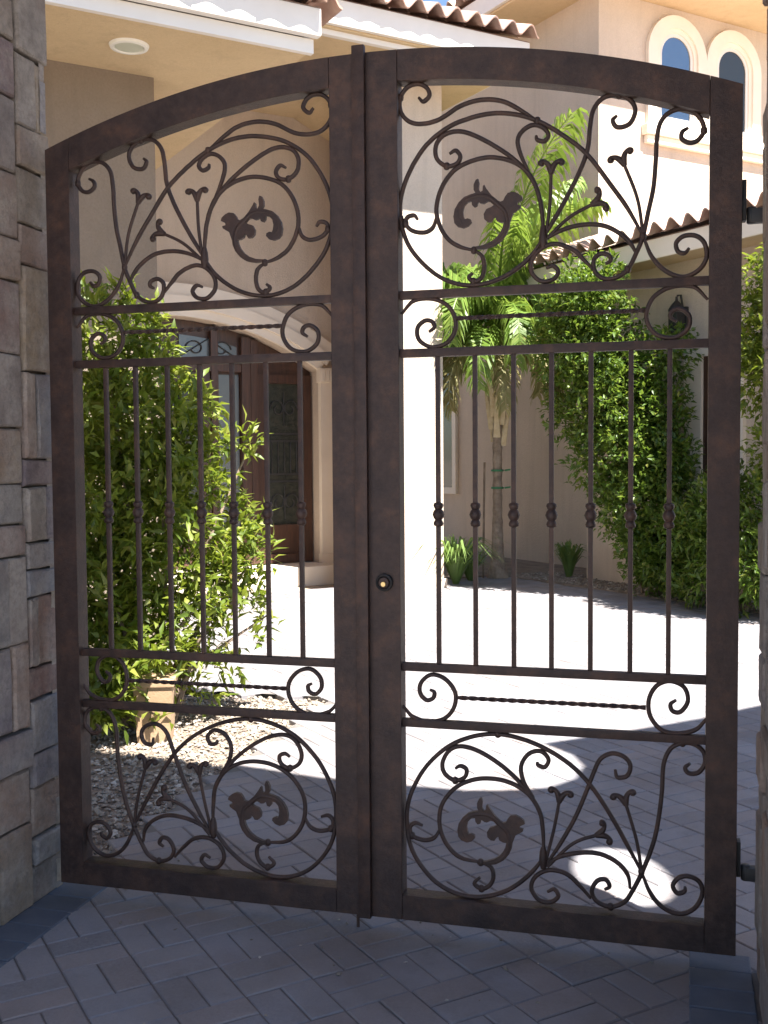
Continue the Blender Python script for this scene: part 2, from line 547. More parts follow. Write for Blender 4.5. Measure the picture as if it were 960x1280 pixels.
def specks(r):
    return (r.uniform(-0.9, 1.0), -0.12 + r.normal() * 0.28, 0.003)
o = pebbles(70, specks, 0.002, 0.009, 'grit', 'pale grit and small pebbles scattered on the pavers before the gate')

# ------------------------------------------------------------------ stone walls either side of the gate
def stone_wall(name, label, xface, side, y0, y1, ztop, seed, th=0.45):
    """inner face at x = xface, body towards side (-1 left / +1 right)"""
    rs = random.Random(seed)
    core = MB().box(min(xface + side * 0.03, xface + side * th), max(xface + side * 0.03, xface + side * th), y0 + 0.02, y1 - 0.012, -0.078, ztop)
    w = core.build(name, M['mortar'])
    tag(w, label, 'wall')
    def stone(u0, u1, z0, z1, face):
        j = lambda: rs.uniform(-0.006, 0.006)
        g_ = 0.0035
        u0 += g_; u1 -= g_; z0 += g_; z1 -= g_
        p = rs.uniform(-0.008, 0.010)
        e = min(0.006, (u1 - u0) * .2, (z1 - z0) * .2)
        corners = [(u0 + j() * .4, z0 + j() * .4), (u1 + j() * .4, z0 + j() * .4), (u1 + j() * .4, z1 + j() * .4), (u0 + j() * .4, z1 + j() * .4)]
        n = 12
        loop = []
        for i in range(4):
            a, b = corners[i], corners[(i + 1) % 4]
            for t in (0, 1 / 3, 2 / 3):
                loop.append((a[0] + (b[0] - a[0]) * t + (j() * .5 if t else 0), a[1] + (b[1] - a[1]) * t + (j() * .5 if t else 0)))
        cu = sum(q[0] for q in loop) / 12; cz = sum(q[1] for q in loop) / 12
        def ins(q, d):
            return (q[0] + math.copysign(min(d, abs(cu - q[0])), cu - q[0]), q[1] + math.copysign(min(d, abs(cz - q[1])), cz - q[1]))
        rings = [(loop, -0.04), (loop, p - 0.005), ([ins(q, e) for q in loop], p + rs.uniform(0, .003))]
        v = []
        for ring, d in rings:
            for q in ring:
                dd = d + (j() * .25 if d > -0.03 else 0)
                if face == 'in': v.append((xface - side * dd, q[0], q[1]))
                elif face == 'end': v.append((xface + side * (q[0]), y1 - 0.012 + dd + 0.012, q[1]))
                else: v.append((xface + side * (q[0]), y0 - dd, q[1]))
        v.append(tuple(sum(c) / 12 for c in zip(*v[24:36])))
        f = []
        for r_ in (0, 1):
            for i in range(12):
                k = (i + 1) % 12
                f.append((r_ * 12 + i, r_ * 12 + k, r_ * 12 + 12 + k, r_ * 12 + 12 + i))
        for i in range(12): f.append((24 + i, 24 + (i + 1) % 12, 36))
        mb = MB(); mb.add(v, f)
        mb.build('stone', M['stone'], w)
    # inner face: irregular stacks of blocks, each stack with its own bed heights
    u = y1
    first = True
    while u > y0 + 0.01:
        l = 0.175 if first else rs.uniform(0.24, 0.42)
        first = False
        if u - l < y0 + 0.12: l = u - y0
        z = 0.0
        while z < ztop - 0.02:
            h = rs.choice((0.09, 0.13, 0.18, 0.23, 0.28, 0.34))
            if z + h > ztop - 0.1: h = ztop - z
            k = rs.random()
            if l > 0.15 and k < 0.45 and h > 0.1:
                m_ = l * rs.uniform(0.3, 0.7)
                stone(u - l, u - l + m_, z, z + h, 'in'); stone(u - l + m_, u, z, z + h, 'in')
            elif h > 0.2 and k > 0.85:
                m_ = h * rs.uniform(0.35, 0.65)
                stone(u - l, u, z, z + m_, 'in'); stone(u - l, u, z + m_, z + h, 'in')
            else: stone(u - l, u, z, z + h, 'in')
            z += h
        u -= l
    for face in ('end', 'front'):
        z = 0.0
        while z < ztop - 0.05:
            h = rs.choice((0.12, 0.17, 0.22, 0.27, 0.32, 0.38))
            if z + h > ztop - 0.1: h = ztop - z
            m_ = th * rs.uniform(0.35, 0.65)
            stone(0.0, m_, z, z + h, face); stone(m_, th, z, z + h, face)
            z += h
    return w
stone_wall('stone_wall', 'wall of mixed brown and grey stone blocks left of the iron gate', -1.115, -1, -1.5, 0.09, 4.18, 3)
stone_wall('stone_wall', 'edge of stone block wall right of the iron gate beside its hinges', 1.130, 1, -1.5, 0.03, 4.18, 8, 0.2)

# slab added above the frame; outline and hole shape the shadow and lit spot
edge = [(-1.94, 1.70), (-1.33, 1.62), (-0.62, 1.46), (-0.28, 1.45), (0.05, 1.43), (0.21, 1.47), (0.40, 1.56), (0.50, 1.72), (0.52, 1.94), (0.45, 2.12), (0.29, 2.29), (0.71, 2.68), (1.08, 3.04), (1.38, 3.41)]
ZR = 4.2
ox, oy = 0.453 * ZR, -0.323 * ZR
slab_poly = [(-3.4, 1.62), (-0.42, 1.6), (-0.26, 1.3), (-0.18, 0.8)] + [(x + ox, y + oy) for x, y in edge] + [(5.0, 3.75), (6.4, 2.6), (6.4, -2.4), (-3.4, -2.4)]
hole = [(0.725 + ox + 0.20 * math.cos(t) + 0.02, 0.64 + oy + 0.25 * math.sin(t) - 0.10 * math.cos(t)) for t in [k * math.pi / 14 for k in range(28)]]
rf = MB().plate(slab_poly, [hole], lambda u, w, d: (u, w, d), ZR, ZR + 0.12).build('shade_slab', M['stucco'])
tag(rf, 'unseen flat slab added above the gate to cast the courtyard shadow and light spot', 'shade caster')
# wrought-iron curves of the right-hand leaf, in metres (x along the gate, z up)
TOP = [[(0.8086,2.0712),(0.7662,2.1499),(0.7189,2.2197),(0.6522,2.3106),(0.5849,2.3688),(0.517,2.4131),(0.4483,2.4395),(0.3788,2.4478),(0.3084,2.4385),(0.2473,2.4174),(0.1854,2.3733),(0.1383,2.3075),(0.1096,2.2347),(0.106,2.1647),(0.1265,2.0931),(0.1679,2.0355),(0.2247,1.9874),(0.2862,1.9623),(0.3472,1.9593),(0.4077,1.975),(0.4576,2.0028),(0.4971,2.0368),(0.5266,2.0789)],[(0.8086,2.0712),(0.8322,2.013),(0.8695,1.9712),(0.9156,1.9518),(0.9566,1.9665),(0.9791,2.0),(0.9743,2.0405),(0.9515,2.0625),(0.9195,2.0644),(0.8985,2.0469),(0.9033,2.0231),(0.9216,2.0173),(0.9334,2.0307)],[(0.9296,2.3597),(0.9132,2.3499),(0.9115,2.3315),(0.9316,2.3186),(0.9543,2.3232),(0.9704,2.3478),(0.963,2.378),(0.9402,2.4032),(0.9083,2.4127),(0.8764,2.4044),(0.8535,2.3785),(0.8446,2.3325),(0.8421,2.2764),(0.8359,2.2017),(0.8223,2.1366),(0.8086,2.0712),(0.7901,2.0249),(0.7668,1.9804),(0.7339,1.9592),(0.7006,1.9581),(0.6767,1.9785),(0.6719,2.0105),(0.6909,2.0286),(0.7147,2.0225),(0.7195,2.0079),(0.7053,1.9991)],[(0.7353,2.4097),(0.724,2.3975),(0.7373,2.3774),(0.7701,2.384),(0.7858,2.4174),(0.7745,2.4466),(0.7417,2.4657),(0.6993,2.4631),(0.671,2.4326),(0.6616,2.386),(0.655,2.3247),(0.6331,2.2644),(0.5947,2.1904),(0.5559,2.1255),(0.5315,2.0863)],[(0.5315,2.0766),(0.5851,2.1024),(0.643,2.1131),(0.7003,2.1066),(0.7477,2.0798),(0.776,2.0495),(0.7892,2.0249)],[(0.67,1.9856),(0.6431,2.016),(0.6142,2.0446),(0.5657,2.0639),(0.5266,2.0546),(0.4981,2.0241),(0.4951,1.9881),(0.5217,1.9604),(0.556,1.9625),(0.5725,1.984),(0.5579,2.0013),(0.5384,1.9956)],[(0.5306,2.0835),(0.5266,2.1468),(0.5188,2.1958),(0.4993,2.2505),(0.4698,2.2867),(0.4283,2.3113),(0.3734,2.3235),(0.3181,2.3162),(0.2672,2.2926),(0.2311,2.2458),(0.2154,2.1874),(0.2254,2.137),(0.2509,2.0956),(0.2867,2.0716),(0.3273,2.0593)],[(0.5266,2.1274),(0.5169,2.2056),(0.4875,2.2659),(0.4382,2.3183),(0.3685,2.3678),(0.3082,2.3994),(0.2677,2.4058),(0.2318,2.3941),(0.2142,2.366),(0.2182,2.331),(0.2468,2.308),(0.2775,2.3135),(0.2877,2.3333),(0.2735,2.3512),(0.2551,2.3429)],[(0.4973,2.2535),(0.4659,2.3209),(0.4561,2.3653),(0.4728,2.3929),(0.5023,2.4048),(0.5316,2.3926),(0.5442,2.3713),(0.5316,2.356),(0.512,2.3625),(0.5091,2.3743)],[(0.1635,2.5139),(0.1779,2.5007),(0.1965,2.5176),(0.1864,2.5413),(0.1606,2.5537),(0.1295,2.5468),(0.1084,2.5191),(0.1081,2.4794),(0.134,2.4472),(0.1754,2.4366),(0.227,2.4458),(0.2883,2.4776),(0.3488,2.4895),(0.4087,2.4809),(0.4581,2.4541),(0.5121,2.4155)],[(0.2153,2.1625),(0.2048,2.1333),(0.1788,2.12),(0.1424,2.1273),(0.1216,2.1486),(0.127,2.1674),(0.1479,2.172),(0.1582,2.1593)],[(0.3273,2.0593),(0.3515,2.0402),(0.3575,2.0053),(0.3473,1.9761),(0.325,1.9693),(0.3118,1.9829),(0.324,1.9942)]]
BOT = [[(0.8116,0.2555),(0.7728,0.3272),(0.7241,0.4136),(0.6653,0.4997),(0.6061,0.5561),(0.5364,0.5971),(0.4659,0.6221),(0.3946,0.632),(0.3225,0.6214),(0.2493,0.5887),(0.1857,0.5322),(0.1426,0.4661),(0.1175,0.3955),(0.1149,0.3211),(0.1305,0.2481),(0.1731,0.1832),(0.2261,0.1408),(0.2893,0.1209),(0.3521,0.1242),(0.4142,0.1474),(0.4654,0.1858),(0.5061,0.2311),(0.5263,0.2639)],[(0.8116,0.2555),(0.8359,0.1976),(0.8695,0.159),(0.917,0.143),(0.9592,0.1635),(0.9805,0.2074),(0.9728,0.2413),(0.9446,0.2554),(0.9164,0.2487),(0.8995,0.2241),(0.9119,0.2034),(0.9317,0.2104),(0.9335,0.2225)],[(0.9444,0.5815),(0.9314,0.5688),(0.9408,0.5537),(0.966,0.5565),(0.9844,0.5823),(0.9814,0.6164),(0.9562,0.6372),(0.9235,0.6391),(0.8907,0.6202),(0.8721,0.5745),(0.8678,0.4949),(0.8587,0.4147),(0.8447,0.3437),(0.8164,0.261),(0.7878,0.1978),(0.7637,0.16),(0.7249,0.1407),(0.6856,0.1518),(0.6708,0.1808),(0.6855,0.2128),(0.71,0.2203),(0.7218,0.2012),(0.7071,0.1896)],[(0.7363,0.5501),(0.7431,0.5275),(0.7701,0.5335),(0.7797,0.5631),(0.7642,0.587),(0.7284,0.5966),(0.6944,0.5773),(0.675,0.5357),(0.6506,0.4683),(0.6211,0.395),(0.5764,0.3095),(0.5364,0.2443)],[(0.5364,0.2443),(0.5765,0.2737),(0.6361,0.2925),(0.6951,0.2949),(0.7439,0.2742),(0.7731,0.2417),(0.78,0.202)],[(0.6679,0.1581),(0.6362,0.1926),(0.5965,0.2245),(0.5464,0.2299),(0.5061,0.2053),(0.4939,0.1679),(0.5161,0.1341),(0.5515,0.1326),(0.5735,0.1534),(0.5615,0.1728),(0.5414,0.1625)],[(0.5303,0.2694),(0.5283,0.3463),(0.5183,0.4069),(0.486,0.4556),(0.4352,0.4867),(0.3738,0.4966),(0.3116,0.4859),(0.2592,0.4538),(0.222,0.3985),(0.2164,0.335),(0.2373,0.279),(0.2793,0.2408),(0.342,0.231)],[(0.5283,0.3257),(0.5213,0.3969),(0.486,0.4607),(0.4251,0.523),(0.3533,0.5696),(0.2911,0.5883),(0.2492,0.5752),(0.2259,0.535),(0.2331,0.501),(0.2646,0.4824),(0.2939,0.495),(0.2992,0.5193),(0.2805,0.5283),(0.2647,0.5189)],[(0.5011,0.4465),(0.4708,0.4955),(0.4638,0.5411),(0.4861,0.5785),(0.5213,0.589),(0.5444,0.5671),(0.5344,0.543),(0.5143,0.5467),(0.5113,0.5567)],[(0.2164,0.3245),(0.2003,0.2968),(0.1683,0.2855),(0.1308,0.2959),(0.1235,0.3218),(0.1397,0.338),(0.1632,0.3315)],[(0.342,0.231),(0.3731,0.2183),(0.3802,0.1877),(0.3677,0.1604),(0.3438,0.1485),(0.322,0.1631),(0.3397,0.1837)]]
TOPFL = [[(0.5364,2.0899),(0.5481,2.1744),(0.552,2.2754)],[(0.5413,2.0828),(0.6044,2.1368),(0.6773,2.1731)],[(0.8086,2.0731),(0.7923,2.1765),(0.7526,2.2816)]]
BOTFL = [[(0.5364,0.2597),(0.5604,0.3593),(0.5774,0.4525)],[(0.5414,0.2448),(0.6162,0.3213),(0.693,0.3555)],[(0.8116,0.2605),(0.7968,0.3495),(0.7646,0.459)]]
MIDLOW = [[(0.189,0.755),(0.2016,0.7473),(0.1973,0.7294),(0.1761,0.7231),(0.1571,0.745),(0.1615,0.7766),(0.1924,0.8009),(0.2345,0.7905),(0.2657,0.7506),(0.2613,0.7037),(0.2307,0.6688),(0.181,0.6576),(0.1332,0.6705),(0.1034,0.7024)],[(0.9059,0.7617),(0.89,0.7481),(0.8967,0.7289),(0.9183,0.7291),(0.9377,0.7605),(0.9272,0.7991),(0.8896,0.8148),(0.852,0.8002),(0.8304,0.7597),(0.8345,0.7106),(0.8668,0.673),(0.9139,0.666),(0.9605,0.6806),(0.99,0.7146)]]
MIDUP = [[(0.1904,1.8274),(0.2075,1.8408),(0.2003,1.8576),(0.1784,1.8609),(0.1562,1.8405),(0.1609,1.8048),(0.1999,1.7822),(0.2484,1.7958),(0.2727,1.8418),(0.2549,1.8952),(0.2067,1.9232),(0.1457,1.9213),(0.1073,1.8839)]]
LEAF = [(0.3314,0.2341),(0.3594,0.2334),(0.389,0.2395),(0.4118,0.2532),(0.4281,0.2728),(0.4363,0.2916),(0.4379,0.3065),(0.4477,0.332),(0.4574,0.3377),(0.4687,0.3452),(0.4703,0.3519),(0.459,0.3542),(0.4606,0.3609),(0.4752,0.3686),(0.4719,0.3782),(0.4607,0.387),(0.4478,0.3925),(0.4316,0.3895),(0.4235,0.379),(0.4186,0.3688),(0.4104,0.3665),(0.3991,0.3721),(0.3828,0.3888),(0.3681,0.409),(0.3632,0.4185),(0.3593,0.4149),(0.3583,0.4016),(0.3517,0.3978),(0.3468,0.4073),(0.3485,0.4255),(0.3453,0.4368),(0.3387,0.4346),(0.332,0.4209),(0.332,0.4061),(0.3369,0.3966),(0.3237,0.3939),(0.3039,0.3873),(0.2873,0.3727),(0.2755,0.3535),(0.2715,0.3332),(0.2744,0.3135),(0.2837,0.3027),(0.3002,0.2975),(0.3152,0.3022),(0.3251,0.313),(0.3235,0.3211),(0.3136,0.3252),(0.3053,0.3229),(0.302,0.3325),(0.3004,0.3456),(0.3038,0.3608),(0.3137,0.3716),(0.3253,0.3742),(0.3269,0.3628),(0.3335,0.3557),(0.3417,0.359),(0.3451,0.3709),(0.3533,0.365),(0.3615,0.364),(0.3729,0.3699),(0.386,0.3677),(0.3925,0.3584),(0.3827,0.3526),(0.3696,0.3482),(0.3614,0.3343),(0.363,0.3196),(0.3728,0.3106),(0.3842,0.31),(0.3908,0.3204),(0.3957,0.3241),(0.3989,0.3129),(0.4103,0.3073),(0.4201,0.3066),(0.4168,0.2931),(0.4103,0.2794),(0.3988,0.2652),(0.3825,0.2538),(0.3595,0.245),(0.3331,0.2419)]
LEAF_SHIFT = (-0.0044,1.827)
VEIN = [(0.3595,0.239),(0.389,0.2461),(0.4119,0.2631),(0.4249,0.284),(0.4298,0.3074),(0.4218,0.3395),(0.4023,0.3592),(0.3762,0.3817),(0.35,0.3878),(0.3171,0.3818),(0.2922,0.3632),(0.2854,0.3344),(0.297,0.3105)]
# ------------------------------------------------------------------ the iron gate
def arch_out(x): return 2.651 - 3.03 + math.sqrt(3.03 ** 2 - x * x)
def arch_in(x): return 2.561 - 2.85 + math.sqrt(2.85 ** 2 - x * x)
ZB = 0.05
RAIL_Z = [1.938, 1.766, 0.823, 0.652]
BAL = [0.217, 0.329, 0.443, 0.553, 0.665, 0.777, 0.883]

def gate_leaf(sg, label):
    """sg=+1 the right-hand leaf as traced, sg=-1 its mirror image"""
    gt = empty('gate_leaf', (sg * 1.071, 0.03, ZB), 0, label, 'gate', 'leaves of the double gate')
    ox_, oz_ = sg * 1.071, ZB
    X = lambda x: sg * x - ox_
    def P3(x, z, y=0.0): return (X(x), y, z - oz_)
    def mbuild(mb, name, mat=M['bronze'], parent=gt, smooth=True, ang=35):
        o = mb.build(name, mat, parent)
        if smooth: auto_smooth(o, ang)
        return o
    def poly_part(pts, name, d0=-0.03, d1=0.03, bev=0.0012):
        mb = MB(); mb.plate(pts, [], lambda u, w, d: P3(u, w, d), d0, d1)
        o = mb.build(name, M['bronze'], gt)
        if bev:
            md = o.modifiers.new('bevel', 'BEVEL'); md.width = bev; md.segments = 2; md.limit_method = 'ANGLE'; md.angle_limit = R(50)
        return auto_smooth(o, 30)
    xi = 0.003
    # stiles, arched head and bottom rail of the tube frame
    poly_part([(xi, ZB), (0.105, ZB), (0.105, arch_out(0.105)), (xi, arch_out(xi))], 'lock_stile')
    poly_part([(0.986, ZB), (1.071, ZB), (1.071, arch_out(1.071)), (1.03, arch_out(1.03)), (0.986, arch_out(0.986))], 'hinge_stile')
    n = 20
    xs = [0.1058 + (0.9852 - 0.1058) * i / n for i in range(n + 1)]
    poly_part([(x, arch_in(x)) for x in xs] + [(x, arch_out(x)) for x in reversed(xs)], 'arched_head')
    poly_part([(0.1055, ZB), (0.9855, ZB), (0.9852, 0.126), (0.1058, 0.126)], 'bottom_rail')
    for z in RAIL_Z:
        mb = MB().box(min(X(0.1), X(0.99)), max(X(0.1), X(0.99)), -0.012, 0.012, z - 0.0125 - oz_, z + 0.0125 - oz_, 0.003)
        mbuild(mb, 'cross_rail')
    # balusters with triple-bead collars
    for x in BAL:
        b = MB().box(X(x) - 0.0068, X(x) + 0.0068, -0.0068, 0.0068, RAIL_Z[2] + 0.011 - oz_, RAIL_Z[1] - 0.011 - oz_, 0.0015)
        bo = mbuild(b, 'baluster')
        zc = 1.285 - oz_
        prof = [(0.008, -0.036), (0.014, -0.033), (0.0155, -0.026), (0.012, -0.018), (0.0105, -0.016), (0.015, -0.010), (0.0185, 0), (0.015, 0.010), (0.0105, 0.016), (0.012, 0.018), (0.0155, 0.026), (0.014, 0.033), (0.008, 0.036)]
        c = MB().lathe(prof, (X(x), 0, zc), 10)
        co = c.build('collar', M['bronze'], bo); auto_smooth(co, 60)
    # scrolls
    def bar(pts, name='scroll', r=0.0068, taper=True):
        q = smooth_curve(pts, 5)
        m = len(q)
        rr = []
        for i in range(m):
            k = 1.0
            if taper:
                k = min(1.0, 0.62 + 0.38 * min(i, m - 1 - i) / 6)
            rr.append(r * k)
        mb = MB().tube([P3(p[0], p[1], random.uniform(-0.0008, 0.0008)) for p in q], rr, 8, 1.15)
        return mbuild(mb, name, ang=60)
    low = [[(x, z + max(0, (0.5 - z) / 0.4) * 0.012 * min(1, max(0, (0.85 - x) / 0.45))) for x, z in c] for c in BOT]
    for c in TOP + low + MIDLOW: bar(c)
    bar(MIDUP[0])
    bar([(1.091 - x, z + 0.002) for x, z in MIDUP[0]])
    # forged knots where the bars meet
    nodeT, nodeB = TOP[0][-1], BOT[0][-1]
    # weld collars where a scroll meets another bar, a rail or the frame
    for c, ids in ((TOP, ((0, 0), (0, 13), (2, 5), (2, 17), (3, 6), (6, 14), (7, 10), (9, 6), (9, 15), (10, 4), (11, 4))), (low, ((0, 0), (0, 7), (2, 7), (2, 16), (6, 12), (7, 9), (9, 3), (10, 4)))):
        for ci, pi in ids:
            x, z = c[ci][pi]
            mb = MB().lathe([(0.004, -0.011), (0.0085, -0.008), (0.0098, 0.0), (0.0085, 0.008), (0.004, 0.011)], P3(x, z, 0.0), 8)
            mbuild(mb, 'weld_bead', ang=60)
    for nd in (nodeT, nodeB):
        mb = MB().lathe([(0.008, -0.03), (0.012, -0.015), (0.013, 0.0), (0.011, 0.02), (0.007, 0.035)], P3(nd[0] + 0.003, nd[1] + 0.004), 10)
        mbuild(mb, 'forged_knot', ang=60)
    # twisted horizontal bars
    for z in (1.864, 0.735):
        k = 70
        mb = MB().tube([P3(0.272 + (0.822 - 0.272) * i / k, z, 0) for i in range(k + 1)], 0.0072, 4, 1.0, twist=0.42)
        mb.build('twisted_bar', M['bronze'], gt)
    # acanthus leaves
    for dx, dz in ((0, 0), LEAF_SHIFT):
        pts = [(p[0] + dx, p[1] + dz) for p in LEAF]
        o = poly_part(pts, 'acanthus_leaf', -0.006, 0.006, 0)
        vq = smooth_curve([(p[0] + dx, p[1] + dz) for p in VEIN], 4)
        k = len(vq)
        mb = MB().tube([P3(p[0], p[1], 0) for p in vq], [0.0095 - 0.003 * abs(2 * i / (k - 1) - 1) for i in range(k)], 8)
        vo = mb.build('midrib', M['bronze'], o); auto_smooth(vo, 60)
    # tulip-shaped flowers on thin stems
    for st in TOPFL + BOTFL:
        q = smooth_curve(st, 6)
        mb = MB().tube([P3(p[0], p[1], 0) for p in q], [0.0052] * len(q), 8)
        fo = mbuild(mb, 'flower', ang=60)
        t = (q[-1] - q[-3]); t = t / np.linalg.norm(t); nrm = np.array([t[1], -t[0]])
        L = lambda u, v: q[-1] + nrm * u + t * v
        for sd_ in (-1, 1):
            pc = smooth_curve([L(0, -0.012), L(sd_ * 0.006, 0.008), L(sd_ * 0.016, 0.020), L(sd_ * 0.027, 0.021), L(sd_ * 0.032, 0.011)], 4)
            k = len(pc)
            rr = [0.0075, 0.008, 0.0085, 0.009, 0.009, 0.0085, 0.008, 0.0075, 0.007, 0.007, 0.0075, 0.0085, 0.0095, 0.0105, 0.0105, 0.009, 0.006][:k]
            rr = (rr + [0.006] * k)[:k]
            pt = MB().tube([P3(p[0], p[1], 0) for p in pc], rr, 8)
            po = pt.build('petal', M['bronze'], fo); auto_smooth(po, 60)
    return gt, P3, mbuild

lg, LP, lb = gate_leaf(-1, 'left leaf of the dark bronze iron gate, beside the stone wall')
rg, RP, rb = gate_leaf(1, 'right leaf of the dark bronze iron gate, with the round lock')
# meeting bar and drop bolt on the left leaf
a0, a1 = -0.028, 0.0105
ox_, oz_ = -1.071, ZB
mb = MB().box(a0 - ox_, a1 - ox_, -0.052, -0.031, 0.0, 2.667 - oz_, 0.003); lb(mb, 'meeting_bar')
mb = MB().box(a0 + 0.006 - ox_, a1 - 0.006 - ox_, -0.031, -0.029, 0.0, 2.64 - oz_); lb(mb, 'bar_backing')
mb = MB().tube([(-0.045 + 1.071, 0.0, 0.10 - oz_), (-0.045 + 1.071, 0.0, -0.004 - oz_)], 0.005, 8); lb(mb, 'drop_bolt')
# round lock on the right leaf
ox_, oz_ = 1.071, ZB
lx, lz = 0.0575 - ox_, 1.081 - oz_
mb = MB().lathe([(0.026, -0.029), (0.027, -0.036), (0.0255, -0.042), (0.021, -0.045), (0.0175, -0.041), (0.0165, -0.037)], (lx, 0, lz), 24, 'Y')
lock = lb(mb, 'lock', M['black'], rg)
mb = MB().lathe([(0.0165, -0.036), (0.0165, -0.0425), (0.0150, -0.0445), (0.0145, -0.0445)], (lx, 0, lz), 20, 'Y')
cy = lb(mb, 'key_cylinder', M['bronze'], lock)
mb = MB().lathe([(0.0085, -0.0445), (0.0085, -0.049), (0.007, -0.051)], (lx, 0, lz - 0.004), 16, 'Y'); kc = lb(mb, 'key_plug', M['brass'], lock)
# hinges: strap on the stile, barrel and bracket to the stone wall
for z, hh in ((2.135, 0.11), (0.305, 0.10)):
    mb = MB().box(0.0005, 0.012, -0.012, 0.026, z - hh / 2 - oz_ + 0.015, z + hh / 2 - oz_ + 0.015, 0.002)
    h = lb(mb, 'hinge', M['black'], rg)
    mb = MB().lathe([(0.011, -0.022), (0.013, -0.02), (0.013, 0.02), (0.011, 0.022)], (0.026, 0.005, z - 0.025 - oz_), 12)
    o = mb.build('barrel', M['black'], h); auto_smooth(o, 50)
    mb = MB().box(0.024, 0.085, -0.010, 0.022, z - 0.046 - oz_, z - 0.008 - oz_, 0.003)
    o = mb.build('bracket', M['black'], h); auto_smooth(o, 40)
# ------------------------------------------------------------------ the house (local axes: a to the right along the front, b away)
house = empty('house', (0, 0, 0), R(45), 'tan stucco house with terracotta tile eaves behind the gate', 'house')
def H(mb, name, mat, parent=house, smooth=False):
    o = mb.build(name, M[mat], parent)
    return auto_smooth(o, 35) if smooth else o
# entry wall with the arched doorway
AC, AR, AZ = 2.50, 3.40, -0.278
def arc(r, a_from, a_to, n):
    """points on the circle about (AC, AZ) between two a-coordinates"""
    out = []
    for i in range(n + 1):
        a = a_from + (a_to - a_from) * i / n
        out.append((a, AZ + math.sqrt(max(r * r - (a - AC) ** 2, 0))))
    return out
fp = lambda u, w, d: (u, d, w)
cl = [(4.606, 5.37), (3.818, 5.726), (3.30, 5.532), (2.50, 5.262), (1.0, 4.79)]
outline = [(4.606, -0.07)] + cl + [(1.0, -0.07), (1.36, -0.07)] + arc(AR, 1.36, 4.39, 26) + [(4.39, -0.07)]
H(MB().plate(outline, [], fp, 9.30, 9.65), 'entry_wall', 'stucco')
# sloping porch ceiling above the entry wall
H(MB().plate([(4.75, 5.31)] + cl[1:] + [(a, z + 0.08) for a, z in reversed(cl[1:])] + [(4.75, 5.39)], [], fp, 7.6, 9.298), 'porch_ceiling', 'stucco_warm')
# moulded arch surround
H(MB().plate(arc(AR + 0.001, 1.36, 4.39, 28) + list(reversed(arc(AR + 0.375, 1.0, 4.60, 28))), [], fp, 9.24, 9.298), 'arch_surround', 'trim')
H(MB().plate(arc(AR + 0.10, 1.0, 4.47, 28) + list(reversed(arc(AR + 0.23, 1.0, 4.54, 28))), [], fp, 9.20, 9.239), 'arch_moulding', 'trim')
# pilaster and capital right of the door
pil = H(MB().box(4.392, 4.604, 9.22, 9.298, 0.155, 2.40), 'pilaster', 'trim')
cap = MB().box(4.37, 4.605, 9.19, 9.2985, 2.40, 2.58)
for k in range(4): cap.box(4.39 + 0.054 * k, 4.43 + 0.054 * k, 9.175, 9.19, 2.42, 2.56)
H(cap, 'capital', 'trim', pil)
H(MB().box(4.38, 4.6045, 9.20, 9.2985, 0.155, 0.27), 'plinth', 'trim', pil)
# porch floor
H(MB().box(1.0, 4.60, 8.90, 9.72, -0.078, 0.155, 0.008), 'porch_floor', 'trim')

# timber entrance: two leaves with iron-grilled glass, posts and a glazed transom
door = H(MB().plate([(4.388, 0.157)] + list(reversed(arc(AR - 0.003, 1.37, 4.388, 20))) + [(1.37, 0.157)], [], fp, 9.52, 9.60), 'door', 'wood')
def dframe(name, a0, a1, z0, z1, w, d0, d1, mat='wood'):
    return H(MB().plate([(a0, z0), (a1, z0), (a1, z1), (a0, z1)], [[(a0 + w, z0 + w), (a1 - w, z0 + w), (a1 - w, z1 - w), (a0 + w, z1 - w)]], fp, d0, d1), name, mat, door)
for a0, a1 in ((3.645, 4.37), (2.30, 3.03)):
    dframe('leaf_frame', a0, a1, 0.165, 2.50, 0.11, 9.45, 9.519)
    H(MB().box(a0 + 0.11, a1 - 0.11, 9.495, 9.518, 0.275, 0.55), 'kick_panel', 'wood', door)
    H(MB().box(a0 + 0.11, a1 - 0.11, 9.46, 9.518, 0.55, 0.64), 'lock_rail', 'wood', door)
    H(MB().box(a0 + 0.11, a1 - 0.11, 9.505, 9.5185, 0.64, 2.39), 'pane', 'dglass', door)
    gr = MB()
    ac = (a0 + a1) / 2
    for z in (1.18, 1.27, 1.68, 1.77):
        gr.box(a0 + 0.11, a1 - 0.11, 9.482, 9.494, z - 0.012, z + 0.012)
    for x in (-0.17, -0.085, 0, 0.085, 0.17):
        gr.tube([(ac + x, 9.488, 1.27), (ac + x, 9.488, 1.68)], 0.009, 6)
    for zc in (2.08, 0.92):
        for sx in (-1, 1):
            gr.tube([(ac + sx * (0.11 - 0.010 * t) * math.cos(t) * 0.9 + sx * 0.085, 9.488, zc + (0.12 - 0.011 * t) * math.sin(t)) for t in [i * 0.35 for i in range(22)]], 0.009, 6)
        gr.tube([(ac, 9.488, zc - 0.21), (ac, 9.488, zc + 0.21)], 0.009, 6)
    H(gr, 'grille', 'black', door)
for a0, a1 in ((3.43, 3.545), (3.548, 3.64), (3.04, 3.13)):
    H(MB().box(a0, a1, 9.42, 9.5195, 0.165, AZ + math.sqrt(AR ** 2 - (a1 - AC) ** 2) - 0.02, 0.006), 'door_post', 'wood', door)
H(MB().box(2.30, 3.425, 9.425, 9.5192, 2.51, 2.605, 0.006), 'transom_bar', 'wood', door)
H(MB().box(3.135, 3.42, 9.505, 9.5185, 0.64, 2.48), 'pane', 'tglass', door)
H(MB().box(3.135, 3.42, 9.48, 9.5188, 0.165, 0.63), 'kick_panel', 'wood', door)
